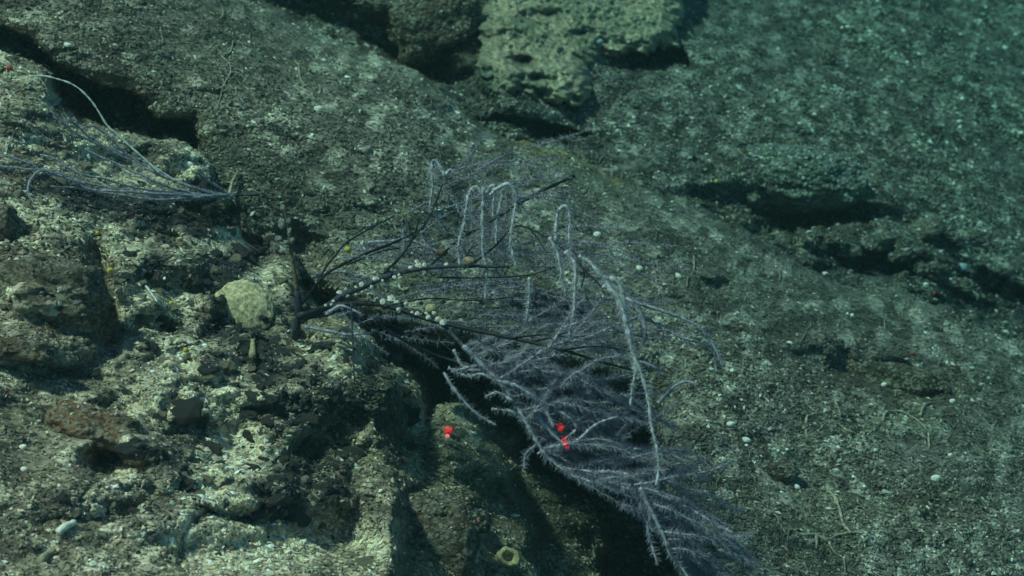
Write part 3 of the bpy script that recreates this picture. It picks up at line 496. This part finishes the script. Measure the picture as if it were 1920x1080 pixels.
HANG = (([(834, 330), (822, 305), (812, 300), (808, 330), (805, 360), (801, 388)], -.03), ([(834, 330), (845, 318), (856, 326), (864, 334)], -.03), ([(905, 366), (893, 350), (882, 358), (873, 390), (867, 430), (860, 470), (857, 504)], -.08), ([(905, 366), (908, 350), (908, 372), (906, 420), (905, 470), (909, 520), (912, 556)], -.09),
        ([(912, 362), (925, 346), (928, 366), (926, 410)], -.06), ([(918, 366), (940, 352), (941, 380), (935, 420), (932, 462)], -.07), ([(925, 358), (950, 345), (964, 360), (964, 400), (962, 450), (961, 500)], -.08), ([(1042, 452), (1043, 410), (1052, 390), (1063, 390), (1068, 410), (1065, 450), (1070, 505)], -.12),
        ([(1030, 445), (1045, 470), (1056, 505), (1061, 552)], -.12), ([(1060, 470), (1078, 500), (1073, 550), (1070, 590), (1068, 640)], -.14), ([(1085, 480), (1108, 495), (1135, 528), (1158, 560), (1172, 600), (1182, 640), (1189, 690), (1186, 730), (1179, 766)], -.16),
        ([(1130, 535), (1160, 560), (1176, 610), (1190, 668), (1206, 720), (1222, 780), (1233, 838), (1234, 870), (1230, 912)], -.18), ([(1120, 520), (1152, 525), (1170, 548), (1178, 600), (1187, 650)], -.15), ([(1150, 550), (1190, 570), (1208, 610), (1210, 645)], -.12), ([(993, 520), (994, 560), (992, 608)], -.09))
for pts, o in HANG:
    big = o < -.135; frond(R, pts, D(*(o + .004*k/len(pts) for k in range(len(pts)))), .00140 if big else .0012, .0052, 5200, mat=M_hang, hair_mat=M_hair)
for pts, o in (([(1180, 700), (1200, 678), (1222, 684), (1246, 699)], -.12), ([(1234, 756), (1248, 738), (1264, 722), (1285, 716), (1310, 724)], -.12), ([(832, 698), (848, 725), (872, 757), (898, 780), (926, 798)], -.12), ([(1175, 560), (1230, 580), (1280, 600), (1325, 635), (1350, 690)], -.05), ([(1160, 555), (1220, 600), (1270, 630), (1330, 650), (1345, 700)], -.04),
                ([(850, 655), (870, 690), (920, 700), (950, 720)], -.12), ([(840, 690), (880, 705), (930, 700), (965, 712)], -.12), ([(990, 780), (1040, 770), (1080, 800), (1050, 830), (1010, 850)], -.14), ([(1000, 770), (1060, 830), (1110, 800), (1150, 780)], -.15), ([(610, 590), (640, 574), (690, 590)], -.06), ([(585, 520), (640, 508), (690, 522)], -.01), ([(690, 455), (760, 452), (800, 462), (838, 470)], .02), ([(570, 612), (640, 625), (700, 620)], -.03)):
    frond(R, pts, D(*([o]*len(pts))), .0012, .0046, 3000)
for pts, o in (([(868, 648), (900, 680), (938, 718), (964, 755), (986, 790), (1009, 830), (1040, 869), (1090, 892), (1150, 904), (1200, 914)], -.142), ([(1200, 914), (1222, 958), (1242, 1000), (1264, 1045), (1292, 1090)], -.165), ([(935, 715), (962, 722), (990, 735), (1015, 760), (1040, 800)], -.15), ([(1090, 893), (1140, 885), (1190, 898), (1240, 930), (1300, 960), (1370, 1000)], -.15)):
    frond(R, pts, D(*(o + .003*math.sin(k) for k in range(len(pts)))), .0016, .0066, 4200, droop=.5)
for pts, o in (([(935, 716), (905, 702), (880, 704)], -.145), ([(962, 752), (930, 738), (905, 745)], -.145), ([(985, 790), (955, 770), (920, 765)], -.14), ([(905, 685), (880, 690), (850, 700)], -.13), ([(1010, 832), (990, 850), (985, 880)], -.14), ([(1222, 960), (1215, 1000), (1235, 1060)], -.16), ([(1200, 915), (1205, 960), (1220, 1000)], -.16)):
    frond(R, pts, D(*([o]*len(pts))), .0012, .0056, 4500)
# the trailing mass: side fronds sweeping right and drooping from the lower stem
stem = np.array([(870, 650), (905, 685), (940, 720), (965, 757), (985, 790), (1008, 830), (1040, 870), (1090, 893), (1150, 905), (1200, 915), (1222, 960), (1240, 1000), (1262, 1045)], float)
rf = np.random.default_rng(12)
fan = []
for k in range(140):
    if k < 66 or not fan:
        t = (k + rf.random())/66; x0, y0 = catmull(stem, 200)[int(min(t, 1)*199)]; z0 = -.13 - .03*t; L = rf.uniform(110, 300); a = rf.uniform(-.75, .55) if t < .7 else rf.uniform(-.15, .85)
    else:
        q, zz = fan[int(rf.random()*len(fan))]; m_ = 1 + int(rf.random()*3); x0, y0 = q[m_]; z0 = zz + .004*m_; L = rf.uniform(70, 180); t = (y0 - 650)/400
        a = math.atan2(q[m_ + 1][1] - y0, q[m_ + 1][0] - x0) + rf.choice([-1, 1])*rf.uniform(.3, .8)
    c1 = rf.uniform(-.05, .30); pts = [(x0, y0)]
    for s_ in range(1, 6):
        a = min(a + c1 + rf.normal(0, .10), .55 if y0 < 880 else (.35 if x0 < 1160 else .98)); pts.append((pts[-1][0] + L/5*math.cos(a), pts[-1][1] + L/5*math.sin(a)))
    lim = 1300 + 120*smooth(780, 1000, y0)
    if max(p[0] for p in pts) > lim: f_ = (lim - x0)/(max(p[0] for p in pts) - x0); pts = [(x0 + (p[0] - x0)*max(f_, .2), y0 + (p[1] - y0)*max(f_, .2)) for p in pts]
    o = z0 + rf.uniform(-.03, .05); fan.append((pts, o)); frond(R, pts, D(z0, *(o + .008*s_ for s_ in range(1, 6))), .00068*rf.uniform(.7, 1.3), rf.uniform(.0046, .0066), 5200)
for k in range(100):                               # finer, farther fronds that veil the middle of the bush
    zone = k % 9 if k < 54 else 0; x0, y0 = (rf.uniform(620, 1120), rf.uniform(440, 650)) if zone < 3 else ((rf.uniform(720, 850), rf.uniform(350, 470)) if zone == 3 else ((rf.uniform(1000, 1150), rf.uniform(430, 600)) if zone == 4 else (rf.uniform(800, 960), rf.uniform(310, 400)))); L = rf.uniform(90, 240)*(.45 if zone in (3, 5) else 1); a = rf.uniform(-.45, .2) if zone < 3 else rf.uniform(-.3, 1.2) if zone == 4 else rf.uniform(-.9, 1.4); pts = [(x0, y0)]
    for s in range(4): a += rf.uniform(-.02, .22); pts.append((pts[-1][0] + L/4*math.cos(a), pts[-1][1] + L/4*math.sin(a)))
    o = rf.uniform(-.06, .02) - .07*smooth(900, 1150, x0); frond(R, pts, D(*(o + .004*s for s in range(5))), .00042, rf.uniform(.0040, .0062), 3000, mat=M_fringe)
# second coral
d1 = float(depth_at(478, 366)); R2 = coral_root('whip_coral', 482, 366, 'thin grey coral whose long whips lie leftwards over the pale sand patch', 'coral', d1)
sand_d = lambda pts, o: [float(depth_at(x, y)) - o for x, y in pts]
branch(R2, 'stalk', [(484, 365), (450, 366), (410, 367), (370, 369)], sand_d([(484, 365), (450, 366), (410, 367), (370, 369)], .012), .0017, .0013, M_grey)
def whip(pts, lift, r=.0010, hair=.0036, mat=None, name='whip', flat=False):
    dd = np.array([min(depth_at(x, y), depth_at(x, y - 14), depth_at(x, y + 14)) for x, y in pts]); dd = np.convolve(np.r_[dd[:1], dd, dd[-1:]], [.25, .5, .25], 'valid') - lift
    if flat: dd = np.linspace(dd[0], min(dd) - .01, len(dd))
    return frond(R2, pts, list(dd), r, hair, 2600, mat=mat or M_frond, name=name, hair_mat=M_fringe)
for pts in ([(440, 367), (380, 372), (300, 369), (230, 357), (170, 346), (110, 330), (60, 310), (0, 288)], [(430, 366), (360, 366), (280, 355), (210, 342), (150, 325), (105, 298), (70, 288)], [(420, 366), (360, 352), (300, 328), (240, 300), (190, 272), (140, 245), (96, 205)],
            [(410, 367), (340, 344), (280, 315), (230, 280), (200, 255), (176, 238), (152, 244)], [(400, 369), (320, 366), (240, 360), (160, 350), (110, 328), (80, 320), (62, 328), (57, 352), (66, 388)], [(380, 370), (300, 374), (220, 366), (140, 352), (90, 350)], [(390, 369), (320, 350), (260, 325), (210, 302), (165, 280)],
            [(160, 345), (100, 322), (50, 318), (0, 305)], [(330, 340), (280, 308), (240, 290), (190, 268), (120, 222)], [(430, 366), (400, 345), (370, 318)]):
    whip(pts, .022)
whip([(300, 325), (250, 280), (222, 254), (200, 235), (180, 203), (155, 172), (125, 150), (95, 141), (58, 140)], .035, .0009, .0012, M_whip, flat=True)
# ------------------------------------------------------------------ barnacles on the black branches
def barnacle_mesh(seed, s):
    r = np.random.default_rng(seed); k = 9; V = []; prof = [(.75, 0), (1, .35), (.85, .85), (.5, 1.25), (.35, 1.2), (.3, .8)]
    for i, (a, z) in enumerate(prof):
        for j in range(k): q = 2*math.pi*j/k; f = 1 + .10*math.cos(3*q) + r.normal(0, .11); V.append((a*f*math.cos(q), a*f*math.sin(q), z + (r.normal(0, .16) if i >= 3 else 0)))
    n = len(prof); F = [(i*k + j, i*k + (j + 1) % k, (i + 1)*k + (j + 1) % k, (i + 1)*k + j) for i in range(n - 1) for j in range(k)]
    F3 = [t for a, b, c, d in F for t in ((a, b, c), (a, c, d))] + [((n-1)*k + j, (n-1)*k + (j+1) % k, (n-1)*k) for j in range(1, k - 1)]
    return new_mesh('barnacle', np.array(V)*s, F3, None, False, M_barn)
BM = [barnacle_mesh(60 + k, 1.0) for k in range(6)]
def barnacle(px, py, r, up, label, group, k, line):
    d = d0 + line; s = .82*r*d*TH/960; o = link('barnacle', BM[k % 6], label=label, category='barnacle'); o['group'] = group; o.location = Vector(at(px, py, d - .002))
    ax = Vector(math.sin(up)*RX + math.cos(up)*UP - .5*FW); o.rotation_euler = ax.to_track_quat('Z', 'Y').to_euler(); o.scale = (s, s*random.uniform(.8, 1.1), s*random.uniform(.7, 1.2))
ORD = ('first', 'second', 'third', 'fourth', 'fifth', 'sixth', 'seventh', 'eighth', 'ninth', 'tenth', 'eleventh', 'outermost')
GA = 'barnacles along the upper branch'; GB = 'barnacles along the arching lower branch'
for k, (x, y, r, u) in enumerate(((637, 550, 7, 0), (651, 554, 5, 2.6), (625, 566, 4, 0), (620, 570, 4, 2), (648, 543, 4, .4), (666, 551, 4, 2.4), (679, 536, 7, -.3), (667, 539, 4, .2), (679, 546, 3.5, 3), (695, 538, 5, 1.6), (704, 525, 8, .1), (716, 527, 4, 1.4), (739, 521, 6, .4), (747, 517, 4, .6), (703, 512, 4, -.4),
                                 (724, 499, 5, .3), (770, 503, 6, 0), (781, 492, 6, .1), (784, 500, 8, .2), (795, 499, 6, .2), (837, 498, 6, .2), (690, 550, 3.5, 2.6), (611, 574, 4, 0))):
    barnacle(x, y, r, u, 'whitish barnacle stuck to the upper horizontal black coral branch', GA, k, -.055 - .04*smooth(600, 840, x))
for k, (x, y, r, u) in enumerate(((719, 569, 8, -.2), (733, 563, 10, .1), (744, 568, 6, .2), (747, 578, 6, 3.0), (760, 571, 6, .5), (773, 587, 4, 0), (782, 590, 6, .1), (799, 588, 4, 0), (803, 598, 7, .1), (812, 588, 5, .8), (819, 601, 7, .6), (831, 608, 9, .1))):
    barnacle(x, y, r, u, ORD[k] + ' whitish barnacle counted from the trunk along the arching black branch', GB, k, -.082 - .03*smooth(720, 830, x))
def small(name, px, py, rx, ry, rz, label, cat, mat, col=None, rot=0, seed=0, lift=.0, group=None, sub=3, amp=.18, depth=None, box=.1):
    d = float(depth if depth is not None else depth_at(px, py)); m = d*TH/960; V, F, S = lump(sub, rx*m, ry*m, rz*m, rot, amp, 1.8, seed, box, .06)
    o = link(name, new_mesh(name, V, F, None if col is None else np.tile(np.asarray(col), (len(V), 1)), True, mat), label=label, category=cat); o.location = Vector(at(px, py, d - lift))
    if group: o['group'] = group
    return o
small('barnacle_clump', 808, 578, 11, 9, 9, 'tan lump growing above the barnacles on the arching branch', 'sponge', M_sponge, seed=3, depth=d0 - .105)
small('hermit_shell', 880, 490, 12, 9, 9, 'pinkish tan snail shell sitting on the upper branch behind a hanging frond', 'shell', M_stone, (.34, .22, .14), seed=4, depth=d0 - .095)
small('zoanthid', 652, 467, 7, 6, 6, 'bright yellow tuft on a thin twig above the trunk', 'zoanthid', M_yell, seed=5, depth=d0 - .03, sub=2, amp=.4)
small('zoanthid', 828, 474, 12, 7, 7, 'blurred dull yellow tuft between the middle fronds', 'zoanthid', M_dead, seed=6, depth=d0 - .0, sub=2, amp=.4)
for k, (x, y, w, h, l) in enumerate(((207, 508, 7, 7, 'round yellow dot right of the low brown boulder'), (348, 656, 5, 5, 'yellow dot under the middle of the outcrop beside a black lump'), (183, 437, 4, 4, 'greenish yellow dot among black crust below the whip coral'), (321, 568, 5, 4, 'small yellow dot beside the thin pale needle'),
                                   (1599, 396, 6, 4, 'yellow dot at the right tip of the dark cave'), (1494, 462, 5, 5, 'yellow dot on the gravel below the dark cave'), (1343, 340, 4, 4, 'yellow green dot at the left foot of the grit covered boulder'))):
    small('zoanthid', x, y, w, h, 5, l, 'zoanthid', M_yell, seed=20 + k, sub=2, lift=.003, group='small yellow animals')
for k, (x, y, w, h, l) in enumerate(((18, 128, 8, 7, 'dull red blob near the upper left corner'), (12, 733, 5, 4, 'red speck at the left edge above the rust brown stone'), (1752, 550, 5, 5, 'red speck at right below the black crevice'), (1711, 663, 6, 4, 'dull red speck above the long flat brown stone'), (898, 978, 4, 4, 'red speck on the round black stone'), (1478, 1038, 3, 3, 'tiny red speck near the bottom of the branching tube'))):
    small('anemone', x, y, w*.75, h*.75, 4, l, 'anemone', M_red, seed=40 + k, sub=2, lift=.003 if k != 4 else .03, group='small red animals')
# ------------------------------------------------------------------ sponges
def round_sponge():
    d = float(depth_at(455, 578)); m = d*TH/960; V, F, S = lump(5, 58*m, 48*m, 17*m, -12, .15, 1.7, 77, .0, .10)
    r = np.random.default_rng(8); C = r.normal(0, 1, (60, 3)); C[:, 2] = np.abs(C[:, 2]); C /= np.linalg.norm(C, axis=1)[:, None]
    g = np.exp(-((S[:, None] - C[None])**2).sum(-1)/.0042).max(1); V = V*(1 - .06*g[:, None]); col = np.array([.55, .45, .28])*(1 - .6*g[:, None])
    o = link('round_sponge', new_mesh('round_sponge', V, F, np.clip(col*(1 + .25*fbm(S, 9, 3, 5))[:, None], .01, .8), True, M_pore), label='pale yellow rounded sponge dotted with dark pores left of the black trunk', category='sponge'); o.location = Vector(at(455, 577, d - .013))
round_sponge()
def cup(px, py, r, label, seed, tilt):
    d = float(depth_at(px, py)); m = d*TH/960*r; k = 20; prof = [(.75, -.5), (1.0, -.1), (1.05, .4), (.85, .72), (.62, .68), (.45, .3), (.35, -.2)]; rr = np.random.default_rng(seed); V = []
    for a, z in prof:
        for j in range(k): q = 2*math.pi*j/k; f = 1 + .13*math.cos(2*q + 1) + .07*math.cos(5*q + seed) + rr.normal(0, .025); V.append((a*f*math.cos(q), a*f*math.sin(q), z))
    n = len(prof); F = [(i*k + j, i*k + (j + 1) % k, (i + 1)*k + (j + 1) % k, (i + 1)*k + j) for i in range(n - 1) for j in range(k)]
    F3 = [t for a, b, c, e in F for t in ((a, b, c), (a, c, e))] + [((n-1)*k + j, (n-1)*k + (j+1) % k, (n-1)*k) for j in range(1, k - 1)]
    o = link('cup_sponge', new_mesh('cup_sponge', np.array(V)*m, F3, None, True, M_sponge), label=label, category='sponge'); o.location = Vector(at(px, py, d - .012)); o.rotation_euler = Vector(tilt[0]*RX + tilt[1]*UP - FW).to_track_quat('Z', 'Y').to_euler()
cup(953, 1046, 20, 'yellow cup sponge with an open mouth at the bottom edge', 4, (.15, .25))
small('blue_sponge', 1805, 501, 10, 8, 7, 'pale blue blob right of the black crevice', 'sponge', M_blue, seed=50, lift=.006)
small('blue_sponge', 742, 672, 15, 14, 12, 'round pale blue green lump in the shade below the arching branch', 'sponge', M_blue, seed=51, lift=.012, amp=.12)
small('blue_sponge', 1125, 78, 6, 5, 6, 'tiny pale blue dot on the lower rim of the pale crusted boulder', 'sponge', M_blue, seed=52, depth=float(depth_at(1125, 78)) - .10)
# overgrowth on the bare stem
for k, (x, y, w, h) in enumerate(((530, 390, 5, 6), (541, 414, 5, 7), (529, 420, 7, 11), (543, 435, 4, 8), (523, 448, 7, 6), (548, 451, 5, 6), (536, 455, 6, 5))):
    small('encrusting_sponge', x, y, w, h, 5, ('topmost', 'second', 'third', 'fourth', 'fifth', 'sixth', 'lowest')[k] + ' grey white growth from the top down the bare orange brown stem', 'sponge', M_stone, (.26, .27, .24), seed=90 + k, sub=3, depth=d0 - .034, amp=.4, group='growths on the bare stem')
# ------------------------------------------------------------------ white shells
def shell(px, py, a, b, rot, label, seed):
    d = float(depth_at(px, py)); m = d*TH/960; k, n = 14, 5; V = [(0, 0, .55)]
    for i in range(1, n + 1):
        t = i/n
        for j in range(k): q = 2*math.pi*j/k; V.append((t*math.cos(q)*(1 + .18*math.sin(q)), t*math.sin(q), .55*(1 - t**2.2) - .02*(j % 2)*t))
    F = [(0, 1 + j, 1 + (j + 1) % k) for j in range(k)]
    for i in range(n - 1):
        for j in range(k): p, q = 1 + i*k + j, 1 + i*k + (j + 1) % k; F += [(p, p + k, q + k), (p, q + k, q)]
    V = np.array(V); V2 = V.copy(); V2[:, 2] -= .12; F = F + [(f[0] + len(V), f[2] + len(V), f[1] + len(V)) for f in F]; b0 = 1 + (n - 1)*k
    for j in range(k): p, q = b0 + j, b0 + (j + 1) % k; F += [(p, p + len(V), q + len(V)), (p, q + len(V), q)]
    V = np.vstack([V, V2]); c, s = math.cos(math.radians(rot)), math.sin(math.radians(rot)); a, b = a*.85, b*.85; x = V[:, 0]*a*m; y = V[:, 1]*b*m; z = V[:, 2]*min(a, b)*m
    N = NRM[gi(px, py)]; Z = N*.6 - FW*.6; Z /= np.linalg.norm(Z); W = (x*c - y*s)[:, None]*RX + (x*s + y*c)[:, None]*UP + z[:, None]*Z
    o = link('shell', new_mesh('shell', W, F, None, True, M_shell), label=label, category='shell', group='loose white shells'); o.location = Vector(at(px, py, d - .004))
for k, (x, y, a, b, r, l) in enumerate(((1370, 795, 9, 6, 0, 'white oval shell on gravel right of the feathery coral, upper of two'), (1400, 825, 10, 6, -20, 'white oval shell tilted down right, lower of two beside the coral'), (1755, 897, 11, 8, 0, 'largest bright white shell, alone on the lower right gravel'), (1495, 913, 7, 5, -40, 'small white shell just below the oval dark brown stone'),
     (1658, 721, 7, 5, 10, 'white shell at the left foot of the long flat brown stone'), (1786, 752, 7, 5, 0, 'pale shell right of the long flat brown stone'), (1782, 853, 5, 4, 0, 'small white shell above the largest one at lower right'), (1475, 843, 5, 3, 0, 'tiny white shell between the two coral shells and the dark stone'), (1199, 503, 8, 6, -20, 'cream shell on the slab right of the hanging fronds'),
     (1272, 517, 8, 5, -40, 'cream shell chip on the slab halfway to the black crevice'), (810, 988, 9, 8, 0, 'round white shell on the big bottom boulder'), (826, 982, 6, 6, 0, 'smaller white disc touching the round one on the bottom boulder'), (597, 204, 10, 7, 0, 'cream oval shell on the upper slab'), (1548, 513, 7, 4, -10, 'white shell at the left end of the black crevice'),
     (1598, 591, 4, 4, 0, 'bright white dot on gravel below the black crevice'), (1481, 643, 7, 4, -20, 'white shell on mid gravel left of the long flat stone'), (1527, 215, 5, 4, 0, 'white shell on the far slope above the boulder'), (1120, 440, 9, 7, 0, 'cream shell just right of the looped frond'), (1736, 533, 6, 4, 0, 'white flake under the black crevice'), (812, 92, 4, 4, 0, 'bright white dot in the brown hollow at top'),
     (1885, 90, 6, 5, 0, 'white shell at the far right of the upper slope'), (1915, 250, 6, 5, 0, 'white shell at the right edge of the upper slope'), (1590, 50, 6, 3, 0, 'pale shell on the upper slope near the top edge'), (1400, 835, 4, 3, 0, 'pale sliver tucked beside the tilted coral shell'), (45, 880, 8, 6, -10, 'white shell at the left edge below the rust stone'), (43, 838, 9, 6, 10, 'grey white shell by the left edge under the rust brown stone'),
     (132, 778, 9, 6, 0, 'pale shell on the top of the rust brown stone'), (220, 215, 5, 6, 0, 'pale bead at the bend of the white whip'), (127, 84, 9, 5, -10, 'broken white shell in the upper left above the shadow'), (350, 310, 16, 9, 0, 'white crust plate on the sand patch by the whip coral'), (308, 522, 4, 4, 0, 'bright white dot in the middle of the outcrop'), (1232, 856, 5, 5, 0, 'pale bead on the longest hanging frond'))):
    if k == 31: continue
    shell(x, y, a, b, r, l, k)
# sticks and needles
def stick(name, pts, r, label, cat, mat, lift, k=6, taper=.6):
    P = at(np.array([p[0] for p in pts]), np.array([p[1] for p in pts]), np.array([depth_at(*p) - lift for p in pts])); P = catmull(P, 10); V, F = tube(P, np.linspace(r, r*taper, 10)*(1 + .06*rng.normal(0, 1, 10)), k); o = thing(name, new_mesh(name, V, F, None, True, mat), label, cat, origin=P[0])
stick('tube_fragment', [(110, 997), (122, 988), (140, 979)], .0027, 'white curved tube fragment on the lower left gravel', 'tube', M_shell, .006, taper=.8)
stick('twig', [(76, 1052), (88, 1040), (104, 1030)], .0034, 'tan twig fragment in the bottom left corner', 'twig', M_worm, .005)
stick('twig', [(473, 668), (474, 650), (473, 637)], .0030, 'short upright tan peg below the round sponge', 'twig', M_sponge, .012)
stick('spicule', [(274, 537), (284, 550), (295, 566)], .0012, 'thin straight pale needle in the middle of the outcrop', 'needle', M_whip, .010)
stick('spicule', [(110, 478), (111, 515)], .0014, 'short pale upright needle over the dark hollow', 'needle', M_whip, .012)
stick('twig', [(250, 488), (262, 498)], .0022, 'short cream sliver above the thin pale needle', 'twig', M_worm, .008)
stick('seafan_scrap', [(430, 365), (436, 340), (446, 322)], .0016, 'limp grey strand on the slab edge beside the whip coral', 'strand', M_worm, .01)
def worm(paths, r, label):
    out = []
    for pts in paths:
        q = catmull(np.array(pts, float), max(10, int(sum(math.dist(a, b) for a, b in zip(pts, pts[1:]))/6))); q = q + np.cumsum(rng.normal(0, .5, q.shape), 0)*.5; P, N = surf(q[:, 0], q[:, 1], .0012); out.append(tube(P, .8*r*np.linspace(1.1, .5, len(P))*(1 + .25*rng.normal(0, 1, len(P))), 5))
    V, F = merge(out); thing('worm_tube', new_mesh('worm_tube', V, F, None, True, M_worm), label, 'worm tube', origin=surf(*paths[0][0])[0])
worm([[(1540, 918), (1560, 930), (1572, 955), (1580, 985), (1590, 1000), (1570, 1005), (1553, 1017), (1565, 1040), (1580, 1052), (1584, 1080)], [(1590, 1000), (1620, 1001)], [(1553, 1017), (1530, 1005), (1505, 1004), (1482, 995), (1478, 1015)], [(1530, 1006), (1528, 1030)]], .0019, 'forked cream tube snaking over the gravel at the bottom right')
worm([[(1655, 790), (1658, 776), (1680, 772), (1705, 780), (1725, 793), (1738, 808)], [(1725, 780), (1735, 760), (1760, 754)], [(1740, 815), (1742, 840)]], .0016, 'looped cream tube below the long flat brown stone')
worm([[(1440, 965), (1455, 970), (1460, 985)], [(1462, 985), (1475, 1003)]], .0012, 'short curled cream tube left of the forked tube')
worm([[(1560, 750), (1570, 765), (1575, 778), (1588, 782)], [(1510, 795), (1515, 780), (1540, 774)]], .0013, 'pair of thin pale tubes on the gravel left of the looped tube')
worm([[(436, 78), (430, 100), (412, 104), (428, 120), (430, 140), (418, 160), (410, 190), (405, 205)]], .0011, 'winding pale tube running down the upper slab')
worm([[(560, 125), (562, 150), (575, 163), (595, 158), (600, 172)]], .0010, 'hooked thin pale tube right of the winding one on the slab')
worm([[(1300, 482), (1301, 505), (1296, 515)]], .0012, 'short straight pale tube standing out on the mid slab')
# ------------------------------------------------------------------ the survey vehicle's two red lasers, 10 cm apart, and two added spots
small('snail', 841, 806, 10, 8, 9, 'snail lit bright red by the left laser spot', 'snail', M_stone, (.25, .10, .08), seed=61, lift=.016, sub=4, amp=.07)
small('shell_spike', 839, 821, 5, 8, 5, 'pointed white shell hanging just under the red lit snail', 'shell', M_shell, seed=62, lift=.014, sub=3)
def laser(px, py, target_depth, spot, power):
    l = bpy.data.lights.new('laser', 'SPOT'); l.color = (1, .0, .0); l.energy = power; l.spot_size = math.radians(1.0); l.spot_blend = .5; l.shadow_soft_size = .0; k_ = spot/math.radians(1.0); l.use_shadow = True
    o = bpy.data.objects.new('laser', l); COL.objects.link(o); t = Vector(at(px, py, target_depth)); s = t - Vector(FW)*(target_depth - .02) ; o.location = s; o.rotation_euler = (s - t).to_track_quat('Z', 'Y').to_euler(); o.scale = (k_, k_, 1)
laser(841, 804, float(depth_at(841, 804)), math.radians(.30), 1000)
laser(1052, 804, d0 - .14, math.radians(.19), 1100); laser(1058, 825, d0 - .14, math.radians(.19), 1100); laser(1063, 837, d0 - .14, math.radians(.15), 700)  # last two spots are added, for the split right dot
# @@END
# ------------------------------------------------------------------ haze: the water
def haze():
    allv = [Vector(c) for o in SC.objects if o.type == 'MESH' for c in (o.matrix_world @ Vector(b) for b in o.bound_box)]
    lo = [min(v[k] for v in allv) for k in range(3)]; hi = [max(v[k] for v in allv) for k in range(3)]
    lo = [min(lo[0], 0) - .5, min(lo[1], 0) - .5, lo[2] - 1]; hi = [hi[0] + .5, hi[1] + .5, max(hi[2], CAMZ) + .15]
    V = [(x, y, z) for x in (lo[0], hi[0]) for y in (lo[1], hi[1]) for z in (lo[2], hi[2])]
    F = [(0, 1, 3, 2), (4, 6, 7, 5), (0, 4, 5, 1), (2, 3, 7, 6), (0, 2, 6, 4), (1, 5, 7, 3)]
    m = bpy.data.materials.new('sea_water'); m.use_nodes = True; nt = m.node_tree; nt.nodes.remove(nt.nodes['Principled BSDF'])
    v = nt.nodes.new('ShaderNodeVolumePrincipled'); v.inputs['Color'].default_value = (*HAZE_COLOR, 1); v.inputs['Density'].default_value = HAZE_DENSITY; v.inputs['Absorption Color'].default_value = (*HAZE_ABSORB, 1)
    nt.links.new(v.outputs[0], nt.nodes['Material Output'].inputs['Volume'])
    link('haze', new_mesh('haze', V, F, None, False, m), kind='stuff', label='green sea water that veils the far slope')
haze()
